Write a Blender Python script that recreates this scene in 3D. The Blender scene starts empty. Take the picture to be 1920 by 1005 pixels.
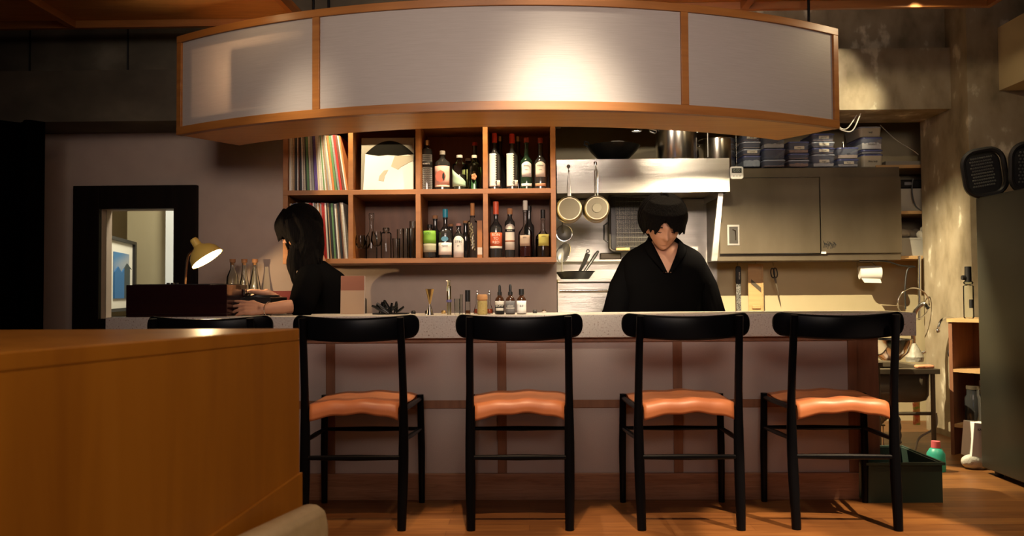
import bpy, bmesh, math, random
from mathutils import Vector, Matrix, Euler
PI = math.pi
rnd = random.Random(7)
SC = bpy.context.scene
COL = SC.collection
# ------------------------------------------------------------------ camera
FPX = 1550.0
CAM = Vector((0, 0, 0.953))
RM = (Matrix.Rotation(math.radians(1.1), 4, 'Z') @ Matrix.Rotation(math.radians(90 + 1.68), 4, 'X')
      @ Matrix.Rotation(math.radians(-0.38), 4, 'Z'))
cd = bpy.data.cameras.new('camera'); cam = bpy.data.objects.new('camera', cd); COL.objects.link(cam)
cam.matrix_world = Matrix.Translation(CAM) @ RM
cd.sensor_width = 36; cd.lens = FPX / 1920 * 36; cd.clip_start = 0.05
cd.dof.use_dof = True; cd.dof.focus_distance = 4.1; cd.dof.aperture_fstop = 4.0
SC.camera = cam
def W(px, py, Y):
    """point of the place seen at pixel px,py at distance Y"""
    d = RM.to_3x3() @ Vector(((px - 960) / FPX, -(py - 502.5) / FPX, -1))
    return CAM + d * (Y / d.y)
def WX(px, Y, py=548): return W(px, py, Y).x
def WZ(px, py, Y): return W(px, py, Y).z
# ------------------------------------------------------------------ world, exposure
w = bpy.data.worlds.new('world'); SC.world = w; w.use_nodes = True
w.node_tree.nodes['Background'].inputs[0].default_value = (1.0, 0.74, 0.62, 1)
w.node_tree.nodes['Background'].inputs[1].default_value = 0.012
SC.view_settings.view_transform = 'Standard'; SC.view_settings.look = 'None'
SC.view_settings.exposure = 0.0; SC.view_settings.gamma = 1.0; SC.view_settings.use_curve_mapping = False
SC.cycles.use_denoising = True
SC.cycles.max_bounces = 10; SC.cycles.transmission_bounces = 10; SC.cycles.transparent_max_bounces = 12
SC.cycles.sample_clamp_indirect = 3.0; SC.cycles.caustics_refractive = False; SC.cycles.caustics_reflective = False
# ------------------------------------------------------------------ lights
def spot(name, loc, target, power, angle, blend=0.3, color=(1, .78, .5), size=.02):
    l = bpy.data.lights.new(name, 'SPOT'); l.energy = power; l.spot_size = math.radians(angle); l.spot_blend = blend
    l.color = color; l.shadow_soft_size = size
    o = bpy.data.objects.new(name, l); COL.objects.link(o); o.location = loc
    o.rotation_euler = (Vector(target) - Vector(loc)).to_track_quat('-Z', 'Y').to_euler(); return o
def point(name, loc, power, color=(1, .78, .5), size=.03):
    l = bpy.data.lights.new(name, 'POINT'); l.energy = power; l.color = color; l.shadow_soft_size = size
    o = bpy.data.objects.new(name, l); COL.objects.link(o); o.location = loc; return o
def area(name, loc, target, power, sx, sy, color=(1, .85, .7)):
    l = bpy.data.lights.new(name, 'AREA'); l.energy = power; l.color = color; l.shape = 'RECTANGLE'; l.size = sx; l.size_y = sy
    o = bpy.data.objects.new(name, l); COL.objects.link(o); o.location = loc
    o.rotation_euler = (Vector(target) - Vector(loc)).to_track_quat('-Z', 'Y').to_euler(); return o
WARM = (1, .76, .46)
rl = area('room_fill_light', (0.0, -.6, 2.25), (0.0, 3.6, 1.95), 12.5, 2.6, .7, (1, .82, .68)); rl.data.spread = math.radians(46)  # added soft fill without a fixture, narrowed onto the lantern fabric
area('room_fill_light', (0.1, 0.4, 2.5), (0.0, 3.6, .5), 16, 2.4, .9, (1, .72, .58))  # second added fill, brightens the linen bar front and chairs
spot('booth_spot_light', (.9, .1, 2.6), (-.75, 1.5, .5), 75, 50, .8, (1, .70, .38), .1)
spot('chair_spot_light', (1.95, 2.25, 2.55), (1.40, 3.03, .5), 640, 23, .25, (1, .72, .45), .02)
spot('chair_spot_light', (.62, 2.25, 2.55), (.64, 3.03, .5), 330, 23, .25, (1, .70, .43), .02)
spot('chair_spot_light', (-.1, 2.25, 2.55), (-.06, 3.03, .5), 230, 23, .25, (1, .66, .38), .02)
spot('chair_spot_light', (-.60, 2.25, 2.55), (-.72, 3.03, .5), 110, 23, .3, (1, .62, .34), .02)
spot('floor_spot_light', (2.45, 2.9, 2.75), (2.25, 3.65, 0), 190, 34, .5, (1, .72, .38), .03)
spot('canopy_spot_light', (0.16, 2.45, 2.75), (0.165, 3.62, 1.66), 460, 30, 1, (1, .88, .66), .13)
spot('canopy_spot_light', (0.16, 3.36, 2.75), (0.2, 3.62, 1.72), 24, 70, 1, (1, .86, .66), .05)
spot('canopy_spot_light', (-.98, 2.65, 2.75), (-1.06, 3.78, 1.70), 150, 20, 1, (1, .84, .6), .10)
spot('beam_spot_light', (1.95, 4.0, 2.388), (2.12, 5.30, 2.17), 150, 17, 1, (1, .86, .55), .03)
spot('raft_down_light', (2.0, 4.0, 2.386), (2.0, 4.2, 0), 9, 174, .1, (1, .78, .46), .01)
spot('shelf_spot_light', (-0.98, 4.27, 2.15), (-0.90, 4.62, 1.62), 48, 56, .4, (1, .80, .5), .01)
spot('shelf_fill_light', (-.1, 4.27, 2.35), (-.1, 4.60, 1.5), 16, 90, .6, (1, .76, .46), .02)
spot('hood_spot_light', (.30, 4.45, 2.22), (.55, 5.45, 1.84), 20, 56, .5, (1, .86, .72), .03)
spot('hood_spot_light', (1.05, 4.45, 2.22), (1.10, 5.45, 1.87), 26, 52, .5, (1, .86, .64), .03)
spot('container_spot_light', (1.9, 4.85, 2.6), (2.0, 5.8, 2.0), 15, 50, .6, (1, .84, .6), .03)
spot('kitchen_down_light', (1.22, 4.6, 1.874), (1.22, 4.6, 0), 360, 170, .02, (1, .84, .54), .003)
spot('bar_spot_light', (-.25, 4.2, 2.3), (-.25, 4.05, 0), 90, 95, .5, (1, .76, .46), .02)
spot('bar_spot_light', (0.95, 4.28, 2.3), (0.9, 4.0, 0), 90, 90, .5, (1, .78, .48), .02)
area('back_room_light', (-1.9, 5.5, 2.4), (-2.8, 5.9, 1.2), 34, .5, .5, (1, .88, .68))
point('raft_fill_light', (-1.35, 3.62, 2.31), 1.1, (1, .72, .36), .03)  # bare point light added to warm the raft boards, no fixture
point('raft_fill_light', (2.7, 3.3, 2.30), .5, (1, .72, .36), .03)  # same kind of added point under the right raft
spot('sink_spot_light', (1.95, 4.3, 2.6), (2.2, 5.0, .3), 45, 70, .6, (1, .8, .48), .03)
# ------------------------------------------------------------------ materials
MATS = {}
def nodes(name):
    m = bpy.data.materials.new(name); m.use_nodes = True
    return m, m.node_tree, m.node_tree.nodes['Principled BSDF']
def M(name, col, rough=.5, metal=0, trans=0, ior=1.45, coat=0, emit=None, es=0, bump=None, spec=None, aniso=0):
    if name in MATS: return MATS[name]
    m, nt, b = nodes(name)
    b.inputs['Base Color'].default_value = (*col, 1); b.inputs['Roughness'].default_value = rough
    b.inputs['Metallic'].default_value = metal; b.inputs['Transmission Weight'].default_value = trans
    b.inputs['IOR'].default_value = ior; b.inputs['Coat Weight'].default_value = coat
    if spec is not None: b.inputs['Specular IOR Level'].default_value = spec
    if aniso: b.inputs['Anisotropic'].default_value = aniso
    if emit: b.inputs['Emission Color'].default_value = (*emit, 1); b.inputs['Emission Strength'].default_value = es
    if bump:
        sc, st = bump
        tc = nt.nodes.new('ShaderNodeTexCoord'); n = nt.nodes.new('ShaderNodeTexNoise'); n.inputs['Scale'].default_value = sc
        n.inputs['Detail'].default_value = 5; bp = nt.nodes.new('ShaderNodeBump'); bp.inputs['Strength'].default_value = st
        bp.inputs['Distance'].default_value = .01
        nt.links.new(tc.outputs['Object'], n.inputs['Vector']); nt.links.new(n.outputs['Fac'], bp.inputs['Height'])
        nt.links.new(bp.outputs['Normal'], b.inputs['Normal'])
    MATS[name] = m; return m
def noisy(name, stops, scale=(1, 1, 1), nscale=4, detail=6, rough=.6, metal=0, bump=.1, dist=0, coat=0, rough2=None, spec=None, rot=(0, 0, 0)):
    """noise coloured material; scale stretches it into grain"""
    if name in MATS: return MATS[name]
    m, nt, b = nodes(name)
    tc = nt.nodes.new('ShaderNodeTexCoord'); mp = nt.nodes.new('ShaderNodeMapping'); mp.inputs['Scale'].default_value = scale
    mp.inputs['Rotation'].default_value = rot
    n = nt.nodes.new('ShaderNodeTexNoise'); n.inputs['Scale'].default_value = nscale; n.inputs['Detail'].default_value = detail
    n.inputs['Distortion'].default_value = dist
    cr = nt.nodes.new('ShaderNodeValToRGB'); e = cr.color_ramp.elements
    e[0].position = stops[0][0]; e[0].color = (*stops[0][1], 1); e[1].position = stops[-1][0]; e[1].color = (*stops[-1][1], 1)
    for p, c in stops[1:-1]:
        q = e.new(p); q.color = (*c, 1)
    bp = nt.nodes.new('ShaderNodeBump'); bp.inputs['Strength'].default_value = bump; bp.inputs['Distance'].default_value = .01
    L = nt.links.new
    L(tc.outputs['Object'], mp.inputs['Vector']); L(mp.outputs['Vector'], n.inputs['Vector']); L(n.outputs['Fac'], cr.inputs['Fac'])
    L(cr.outputs['Color'], b.inputs['Base Color']); L(n.outputs['Fac'], bp.inputs['Height']); L(bp.outputs['Normal'], b.inputs['Normal'])
    b.inputs['Roughness'].default_value = rough; b.inputs['Metallic'].default_value = metal; b.inputs['Coat Weight'].default_value = coat
    if spec is not None: b.inputs['Specular IOR Level'].default_value = spec
    if rough2 is not None:
        mr = nt.nodes.new('ShaderNodeMapRange'); mr.inputs['To Min'].default_value = rough; mr.inputs['To Max'].default_value = rough2
        L(n.outputs['Fac'], mr.inputs['Value']); L(mr.outputs['Result'], b.inputs['Roughness'])
    MATS[name] = m; return m
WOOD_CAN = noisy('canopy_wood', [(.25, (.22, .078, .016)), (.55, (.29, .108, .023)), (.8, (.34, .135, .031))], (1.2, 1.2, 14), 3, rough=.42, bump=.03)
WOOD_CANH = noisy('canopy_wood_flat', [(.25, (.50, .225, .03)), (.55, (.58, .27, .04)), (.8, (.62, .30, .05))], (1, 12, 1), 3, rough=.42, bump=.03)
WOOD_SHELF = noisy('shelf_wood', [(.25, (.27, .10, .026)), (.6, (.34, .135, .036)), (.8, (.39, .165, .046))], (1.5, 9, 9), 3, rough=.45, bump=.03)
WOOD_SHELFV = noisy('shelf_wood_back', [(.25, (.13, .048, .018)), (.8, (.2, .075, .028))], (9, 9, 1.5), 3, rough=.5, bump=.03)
WOOD_BOOTH = noisy('booth_wood', [(.2, (.29, .10, .009)), (.5, (.40, .15, .013)), (.8, (.47, .19, .022))], (7, 7, .5), 1.6, detail=4, rough=.38, bump=.01, dist=.6)
WOOD_CEIL = noisy('ceiling_wood', [(.25, (.30, .13, .035)), (.8, (.44, .21, .06))], (1.5, 14, 1), 3, rough=.5, bump=.03)
WOOD_OAK = noisy('bar_oak', [(.3, (.25, .115, .062)), (.5, (.33, .16, .085)), (.7, (.37, .19, .11))], (2, 2, 30), 3, detail=8, rough=.55, bump=.08, dist=1.2)
WOOD_BAT = noisy('bar_batten_wood', [(.3, (.20, .085, .042)), (.7, (.27, .12, .06))], (14, 14, 2), 3, rough=.5, bump=.03)
WOOD_PALE = noisy('pale_wood', [(.3, (.46, .27, .11)), (.7, (.58, .36, .16))], (2, 12, 12), 3, rough=.5, bump=.03)
CONC = noisy('concrete', [(.3, (.05, .043, .030)), (.5, (.075, .064, .045)), (.62, (.10, .086, .06)), (.78, (.17, .15, .11))], (1, 1, 1.3), 3.2, detail=12, rough=.75, bump=.35, spec=.3)
CONC_W = noisy('concrete_pillar', [(.32, (.19, .15, .09)), (.50, (.31, .25, .165)), (.61, (.35, .29, .2)), (.68, (.68, .62, .48))], (1, 1, .6), 7, detail=14, rough=.7, bump=.45)
CONC_G = noisy('concrete_grey', [(.3, (.12, .105, .10)), (.55, (.17, .15, .145)), (.75, (.26, .24, .23))], (1, 1, 1), 5, detail=12, rough=.75, bump=.3)
PLASTER = noisy('plaster', [(.3, (.45, .35, .29)), (.7, (.49, .385, .32))], (1, 1, 1), 8, rough=.8, bump=.06)
CREAM = noisy('cream_wall', [(.3, (.52, .43, .25)), (.7, (.58, .48, .29))], (1, 1, 1), 3, rough=.6, bump=.03)
LINEN = noisy('linen', [(.3, (.44, .36, .33)), (.7, (.54, .45, .41))], (60, 60, 60), 8, detail=3, rough=.85, bump=.25)
CANVAS = noisy('canopy_fabric', [(.3, (.40, .36, .345)), (.7, (.47, .425, .41))], (2, 2, 90), 6, detail=4, rough=.55, bump=.08, spec=.4)
TERRAZZO = noisy('terrazzo', [(.27, (.16, .07, .045)), (.33, (.36, .25, .19)), (.38, (.56, .50, .44)), (.8, (.66, .60, .53))], (1, 1, 1), 130, detail=2, rough=.35, bump=.02)
STEEL = noisy('brushed_steel', [(.3, (.50, .47, .42)), (.7, (.60, .57, .52))], (.6, .6, 160), 5, detail=2, rough=.26, metal=1, bump=.14, rough2=.34)
STEEL_D = noisy('dull_steel', [(.3, (.11, .085, .055)), (.7, (.165, .13, .09))], (1, 1, .4), 4, rough=.36, metal=.45, bump=.02, rough2=.46)
CHROME = M('chrome', (.72, .70, .66), .14, 1)
STEEL_P = M('pot_steel', (.66, .63, .58), .2, 1)
BRASS = M('brushed_brass', (.78, .56, .24), .28, 1)
BLACK = M('black_lacquer', (.0035, .0035, .0045), .3, spec=.13)
BLACKM = M('black_matte', (.01, .009, .009), .6)
BLACKP = M('black_plastic', (.014, .013, .013), .42)
CLOTH = M('black_cloth', (.0028, .0026, .0028), 1, spec=0)
LEATHER = noisy('tan_leather', [(.3, (.44, .145, .055)), (.7, (.56, .20, .080))], (1, 1, 1), 9, rough=.42, bump=.12)
CREAML = noisy('cream_leather', [(.3, (.50, .38, .21)), (.7, (.58, .45, .27))], (1, 1, 1), 30, rough=.42, bump=.1)
def thin_glass():
    m, nt, b = nodes('clear_glass'); L = nt.links.new; out = [n for n in nt.nodes if n.type == 'OUTPUT_MATERIAL'][0]
    nt.nodes.remove(b); tr = nt.nodes.new('ShaderNodeBsdfTransparent'); tr.inputs[0].default_value = (.93, .95, .93, 1)
    gl = nt.nodes.new('ShaderNodeBsdfGlossy'); gl.inputs['Roughness'].default_value = .05; gl.inputs[0].default_value = (1, 1, 1, 1)
    lw = nt.nodes.new('ShaderNodeLayerWeight'); lw.inputs[0].default_value = .2; mx = nt.nodes.new('ShaderNodeMixShader')
    L(lw.outputs['Fresnel'], mx.inputs[0]); L(tr.outputs[0], mx.inputs[1]); L(gl.outputs[0], mx.inputs[2]); L(mx.outputs[0], out.inputs['Surface']); MATS['clear_glass'] = m; return m
GLASS = thin_glass()
GLASS_G = M('green_glass', (.35, .55, .30), .03, trans=1)
GLASS_D = M('dark_glass', (.03, .03, .03), .08, coat=.5)
GLASS_A = M('amber_glass', (.35, .13, .04), .05, trans=1)
PLAST = M('clear_plastic', (.50, .55, .75), .12); PLAST.node_tree.nodes['Principled BSDF'].inputs['Alpha'].default_value = .17
LIDB = M('blue_lid', (.12, .14, .36), .35)
LIDW = M('clear_lid', (.5, .55, .68), .3)
WHITE = M('white_plastic', (.75, .73, .68), .4)
PAPER = M('paper', (.78, .72, .62), .8)
PAPERB = M('white_paper', (.85, .83, .78), .8)
INK = M('ink', (.01, .01, .012), .7)
GREYP = M('grey_plastic', (.42, .40, .35), .5)
CORK = M('cork', (.42, .20, .09), .8, bump=(120, .3))
SKIN = M('skin', (.62, .31, .19), .5, bump=(60, .05))
HAIR = noisy('black_hair', [(.3, (.0015, .0012, .0012)), (.8, (.006, .004, .0035))], (60, 60, 4), 4, rough=.8, bump=.6, spec=.06)
# floor planks
def floor_mat():
    m, nt, b = nodes('floor_planks'); L = nt.links.new
    tc = nt.nodes.new('ShaderNodeTexCoord'); mp = nt.nodes.new('ShaderNodeMapping'); mp.inputs['Rotation'].default_value = (0, 0, .0)
    br = nt.nodes.new('ShaderNodeTexBrick'); br.inputs['Scale'].default_value = 1.0
    br.inputs['Brick Width'].default_value = .9; br.inputs['Row Height'].default_value = .09; br.inputs['Mortar Size'].default_value = .0015
    br.offset = .37
    br.inputs['Color1'].default_value = (.20, .20, .20, 1); br.inputs['Color2'].default_value = (.9, .9, .9, 1); br.inputs['Mortar'].default_value = (0, 0, 0, 1)
    n = nt.nodes.new('ShaderNodeTexNoise'); mp2 = nt.nodes.new('ShaderNodeMapping'); mp2.inputs['Scale'].default_value = (1.6, 16, 1)
    n.inputs['Scale'].default_value = 2.5; n.inputs['Detail'].default_value = 8; n.inputs['Distortion'].default_value = .5
    mx = nt.nodes.new('ShaderNodeMix'); mx.data_type = 'FLOAT'; mx.inputs[0].default_value = .4
    cr = nt.nodes.new('ShaderNodeValToRGB'); e = cr.color_ramp.elements
    e[0].position = .1; e[0].color = (.06, .02, .006, 1); e[1].position = .85; e[1].color = (.30, .13, .034, 1)
    q = e.new(.5); q.color = (.17, .066, .017, 1)
    L(tc.outputs['Object'], mp.inputs['Vector']); L(mp.outputs['Vector'], br.inputs['Vector']); L(tc.outputs['Object'], mp2.inputs['Vector'])
    L(mp2.outputs['Vector'], n.inputs['Vector']); L(n.outputs['Fac'], mx.inputs[2]); L(br.outputs['Color'], mx.inputs[3])
    L(mx.outputs[0], cr.inputs['Fac']); L(cr.outputs['Color'], b.inputs['Base Color'])
    b.inputs['Roughness'].default_value = .42; return m
FLOORM = floor_mat()
# ------------------------------------------------------------------ mesh helpers
REG = {}
class MB:
    def __init__(s): s.bm = bmesh.new()
    def box(s, lo, hi, rot=None, piv=None):
        lo, hi = Vector(lo), Vector(hi); c = (lo + hi) / 2; d = hi - lo
        mt = Matrix.Translation(c) @ Matrix.Diagonal((abs(d.x), abs(d.y), abs(d.z), 1))
        if rot:
            p = Vector(piv) if piv is not None else c
            mt = Matrix.Translation(p) @ Euler(rot).to_matrix().to_4x4() @ Matrix.Translation(-p) @ mt
        bmesh.ops.create_cube(s.bm, size=1, matrix=mt); return s
    def cyl(s, p0, p1, r0, r1=None, seg=20, cap=True):
        p0, p1 = Vector(p0), Vector(p1); d = p1 - p0; r1 = r0 if r1 is None else r1
        mt = Matrix.Translation((p0 + p1) / 2) @ d.to_track_quat('Z', 'Y').to_matrix().to_4x4()
        bmesh.ops.create_cone(s.bm, cap_ends=cap, cap_tris=False, segments=seg, radius1=r0, radius2=r1, depth=d.length, matrix=mt); return s
    def sph(s, c, r, scale=(1, 1, 1), rot=None, u=20, v=14):
        mt = Matrix.Translation(Vector(c)) @ (Euler(rot).to_matrix().to_4x4() if rot else Matrix()) @ Matrix.Diagonal((r * scale[0], r * scale[1], r * scale[2], 1))
        bmesh.ops.create_uvsphere(s.bm, u_segments=u, v_segments=v, radius=1, matrix=mt); return s
    def lathe(s, prof, c=(0, 0, 0), seg=24, rot=None, sy=1):
        c = Vector(c); R = Euler(rot).to_matrix() if rot else Matrix.Identity(3); rings = []
        for r, z in prof:
            if r <= 1e-5: rings.append([s.bm.verts.new(c + R @ Vector((0, 0, z)))])
            else: rings.append([s.bm.verts.new(c + R @ Vector((r * math.cos(2 * PI * i / seg), sy * r * math.sin(2 * PI * i / seg), z))) for i in range(seg)])
        for a, b in zip(rings, rings[1:]):
            for i in range(seg):
                j = (i + 1) % seg
                if len(a) == 1 and len(b) == 1: continue
                if len(a) == 1: s.bm.faces.new((a[0], b[i], b[j]))
                elif len(b) == 1: s.bm.faces.new((a[i], a[j], b[0]))
                else: s.bm.faces.new((a[i], a[j], b[j], b[i]))
        return s
    def tube(s, pts, rad, seg=10, closed=False, cap=True):
        pts = [Vector(p) for p in pts]; n = len(pts)
        rads = rad if isinstance(rad, (list, tuple)) else [rad] * n
        rings = []; prev = None
        for i in range(n):
            if closed: t = pts[(i + 1) % n] - pts[i - 1]
            else: t = pts[min(i + 1, n - 1)] - pts[max(i - 1, 0)]
            t.normalize()
            if prev is None:
                u = t.orthogonal().normalized()
            else:
                u = (prev - t * prev.dot(t)).normalized()
            prev = u; v = t.cross(u)
            rings.append([s.bm.verts.new(pts[i] + (u * math.cos(2 * PI * k / seg) + v * math.sin(2 * PI * k / seg)) * rads[i]) for k in range(seg)])
        rr = rings + ([rings[0]] if closed else [])
        for a, b in zip(rr, rr[1:]):
            for k in range(seg):
                s.bm.faces.new((a[k], a[(k + 1) % seg], b[(k + 1) % seg], b[k]))
        if cap and not closed:
            s.bm.faces.new(rings[0][::-1]); s.bm.faces.new(rings[-1])
        return s
    def limb(s, pts, rads, seg=14):
        """tapered limb with round ends, for bodies"""
        s.tube(pts, rads, seg)
        for p, r in zip(pts, rads): s.sph(p, r, u=seg, v=10)
        return s
    def prism(s, poly, lo, hi, axis='z'):
        """poly 2d extruded lo..hi along axis"""
        def mk(p, h): return {'z': (p[0], p[1], h), 'y': (p[0], h, p[1]), 'x': (h, p[0], p[1])}[axis]
        a = [s.bm.verts.new(mk(p, lo)) for p in poly]; b = [s.bm.verts.new(mk(p, hi)) for p in poly]
        n = len(poly)
        for i in range(n): s.bm.faces.new((a[i], a[(i + 1) % n], b[(i + 1) % n], b[i]))
        s.bm.faces.new(a[::-1]); s.bm.faces.new(b); return s
    def grid(s, f, nu, nv, thick=0):
        """surface f(u,v), u,v in 0..1"""
        vs = [[s.bm.verts.new(f(i / nu, j / nv)) for j in range(nv + 1)] for i in range(nu + 1)]
        for i in range(nu):
            for j in range(nv): s.bm.faces.new((vs[i][j], vs[i + 1][j], vs[i + 1][j + 1], vs[i][j + 1]))
        return s
    def build(s, name, mat, parent=None, loc=(0, 0, 0), rot=None, smooth=True, bevel=0, solid=0, sub=0, remesh=0, smoothmod=0, ang=.6):
        bmesh.ops.recalc_face_normals(s.bm, faces=s.bm.faces)
        me = bpy.data.meshes.new(name); s.bm.to_mesh(me); s.bm.free()
        if smooth:
            me.polygons.foreach_set('use_smooth', [True] * len(me.polygons)); me.set_sharp_from_angle(angle=ang)
        me.materials.append(mat)
        o = bpy.data.objects.new(name, me); COL.objects.link(o); o.location = loc
        if rot: o.rotation_euler = rot
        if parent:
            o.parent = parent
            if name in ('label', 'name_band', 'screen', 'carton'): REG[parent.name] = o
        if solid:
            m = o.modifiers.new('solid', 'SOLIDIFY'); m.thickness = solid; m.offset = 0
        if remesh:
            m = o.modifiers.new('remesh', 'REMESH'); m.mode = 'VOXEL'; m.voxel_size = remesh; m.use_smooth_shade = True
        if smoothmod:
            m = o.modifiers.new('smooth', 'SMOOTH'); m.factor = .5; m.iterations = smoothmod
        if sub:
            m = o.modifiers.new('sub', 'SUBSURF'); m.levels = sub; m.render_levels = sub
        if bevel:
            m = o.modifiers.new('bevel', 'BEVEL'); m.width = bevel; m.segments = 2; m.limit_method = 'ANGLE'
        return o
def box(lo, hi, **k): return MB().box(lo, hi, **k)
def tag(o, label=None, cat=None, group=None, kind=None):
    if label: o['label'] = label
    if cat: o['category'] = cat
    if group: o['group'] = group
    if kind: o['kind'] = kind
    return o
def thing(name, label, cat, loc=(0, 0, 0), rotz=0, group=None):
    o = bpy.data.objects.new(name, None); COL.objects.link(o); o.location = loc; o.rotation_euler = (0, 0, rotz)
    return tag(o, label, cat, group)
def struct(name, mb, mat, label=None, **k):
    o = mb.build(name, mat, **k); o['kind'] = 'structure'; o['label'] = label or name.replace('_', ' '); o['category'] = name.split('_')[0]; return o
def dup(root, loc, rotz=None, label=None, group=None):
    r = root.copy(); COL.objects.link(r); r.location = loc
    if rotz is not None: r.rotation_euler = (0, 0, rotz)
    if label: r['label'] = label
    if group: r['group'] = group
    for ch in list(root.children):
        c = ch.copy(); COL.objects.link(c); c.parent = r
        for g in ch.children:
            d = g.copy(); COL.objects.link(d); d.parent = c
    return r
def text(s, size, loc, mat, parent, rot=(PI / 2, 0, 0), name='lettering', ext=.0004, sx=1):
    c = bpy.data.curves.new('t', 'FONT'); c.body = s; c.size = size; c.align_x = 'CENTER'; c.align_y = 'CENTER'; c.extrude = ext
    to = bpy.data.objects.new('t', c); me = bpy.data.meshes.new_from_object(to); bpy.data.objects.remove(to)
    me.materials.clear(); me.materials.append(mat)
    o = bpy.data.objects.new(name, me); COL.objects.link(o); o.location = loc; o.rotation_euler = rot; o.scale = (sx, 1, 1)
    if parent: o.parent = REG.get(parent.name, parent)
    return o
ORD = ['first', 'second', 'third', 'fourth', 'fifth', 'sixth', 'seventh', 'eighth', 'ninth', 'tenth', 'eleventh', 'twelfth', 'thirteenth', 'fourteenth',
       'fifteenth', 'sixteenth', 'seventeenth', 'eighteenth', 'nineteenth', 'twentieth', 'twenty-first', 'twenty-second', 'twenty-third', 'twenty-fourth',
       'twenty-fifth', 'twenty-sixth', 'twenty-seventh', 'twenty-eighth', 'twenty-ninth', 'thirtieth', 'thirty-first', 'thirty-second', 'thirty-third', 'thirty-fourth', 'thirty-fifth', 'thirty-sixth']
# ================================================================== SETTING
struct('floor', box((-5, -2, -.05), (5, 6.4, 0)), FLOORM, 'floor of warm brown wooden planks', smooth=False)
struct('ceiling', box((-5, -2, 3.0), (5, 6.4, 3.1)), CONC, 'dark raw concrete ceiling', smooth=False)
YL = 4.88
# back wall on the left with the opening of the inner window
ox0, ox1 = WX(190, YL), WX(329, YL); oz0, oz1 = WZ(250, 597, YL), WZ(250, 392, YL)
wb = MB(); wb.box((-5, YL, 0), (ox0, YL + .12, 3)).box((ox1, YL, 0), (.17, YL + .12, 3)).box((ox0, YL, 0), (ox1, YL + .12, oz0)).box((ox0, YL, oz1), (ox1, YL + .12, 3))
struct('wall_back', wb, PLASTER, 'grey plaster wall behind the bar', smooth=False)
struct('wall_return', box((.05, YL + .12, 0), (.17, 6.1, 3)), CREAM, 'side wall between plaster wall and kitchen', smooth=False)
struct('wall_kitchen', box((.05, 6.1, 0), (4.2, 6.2, 3)), CREAM, 'cream kitchen wall', smooth=False)
struct('wall_left', box((-5.1, -2, 0), (-5, 6.4, 3)), CONC_G, 'left wall of the room', smooth=False)
struct('wall_right', box((5, -2, 0), (5.1, 6.4, 3)), CONC_G, 'right wall of the room', smooth=False)
wf = MB(); wf.box((-5, -2.1, 0), (-1.9, -2, 3)).box((-.7, -2.1, 0), (5, -2, 3)).box((-1.9, -2.1, 0), (-.7, -2, .9)).box((-1.9, -2.1, 2.2), (-.7, -2, 3))
struct('wall_front', wf, CONC_G, 'wall behind the viewer with street window', smooth=False)
struct('window_2', box((-1.9, -2.08, .9), (-.7, -2.05, 2.2)), M('dusk_daylight', (.2, .25, .4), .5, emit=(.42, .52, 1), es=.5), 'street window at dusk', smooth=False)
# concrete beams and pillar
bl = MB(); zb = WZ(150, 228, 4.54)
bl.box((-5, 4.54, zb), (.2, YL - .001, WZ(150, 132, 4.54))).box((-5, 4.68, WZ(150, 132, 4.54)), (.2, YL - .001, 2.999))
struct('beam_left', bl, CONC, 'dark raw concrete beam on the left', smooth=False)
for i, px in enumerate((48, 234)):
    x = WX(px, 4.66); bl_j = box((x - .004, 4.672, WZ(150, 130, 4.54)), (x + .004, 4.69, 2.6))
    struct('trim_%d' % (i + 1), bl_j, BLACKM, 'joint in concrete', smooth=False)
zr = WZ(1680, 205, 5.3)
br_ = MB(); br_.box((.171, 5.3, zr), (2.71, 5.72, 2.5)).box((.171, 5.36, 2.5), (2.71, 5.72, 2.999))
struct('beam_right', br_, CONC_W, 'raw concrete beam over kitchen', smooth=False)
struct('pillar', box((2.71, 5.1, 0), (4.2, 5.72, 2.999)), CONC_W, 'rough concrete pillar right of kitchen', smooth=False)
struct('beam_side', box((2.90, 2.2, 2.17), (4.2, 5.098, 2.56)), CREAM, 'boxed beam at upper right', smooth=False)
# small room seen through the inner window
rm = MB(); xa = WX(266, 6.6)
rm.box((-4.6, 6.62, 0), (xa, 6.7, 3)).box((-4.7, YL + .12, 0), (-4.6, 6.7, 3)).box((-4.6, YL + .121, 2.7), (-1.2, 6.7, 2.8))
rm.box((-1.25, YL + .12, 0), (-1.2, 6.7, 2.7)).box((xa, 6.35, 0), (-1.25, 6.45, 3))
struct('wall_back_room', rm, noisy('back_room_wall', [(.3, (.44, .39, .26)), (.7, (.5, .45, .31))], (1, 1, .5), 4, rough=.7, bump=.05), 'pale olive walls of the room beyond', smooth=False)
struct('floor_back_room', box((-4.6, YL + .12, oz0 - .06), (-1.25, 6.62, oz0 - .03)), CONC_G, 'grey ledge in the room beyond', smooth=False)
struct('door_1', box((WX(312, 6.3), 6.28, 0), (WX(336, 6.3), 6.34, 2.6)), M('glowing_jamb', (.8, .84, .86), .4, emit=(.8, .9, 1), es=.12), 'white door edge with added glow in the room beyond', smooth=False)  # no lamp; faint emission puts the lit look into the door edge
# the window's dark frame, wide flat surround
wx0, wx1 = WX(141, YL), WX(372, YL); wz1 = WZ(250, 349, YL)
fr = MB(); y0, y1 = YL - .035, YL - .001
fr.box((wx0, y0, 0), (ox0, y1, wz1)).box((ox1, y0, 0), (wx1, y1, wz1)).box((ox0, y0, oz1), (ox1, y1, wz1)).box((ox0, y0, 0), (ox1, y1, oz0))
wo = struct('window_1', fr, noisy('dark_frame', [(.3, (.005, .0025, .0018)), (.7, (.009, .0045, .003))], (8, 8, 1), 3, rough=.6, spec=.1), 'inner window in a very dark wide wooden frame', bevel=.003, smooth=False)
pn = box((ox0, YL + .05, oz0), (ox1, YL + .055, oz1)).build('pane', GLASS, wo, smooth=False)
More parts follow.
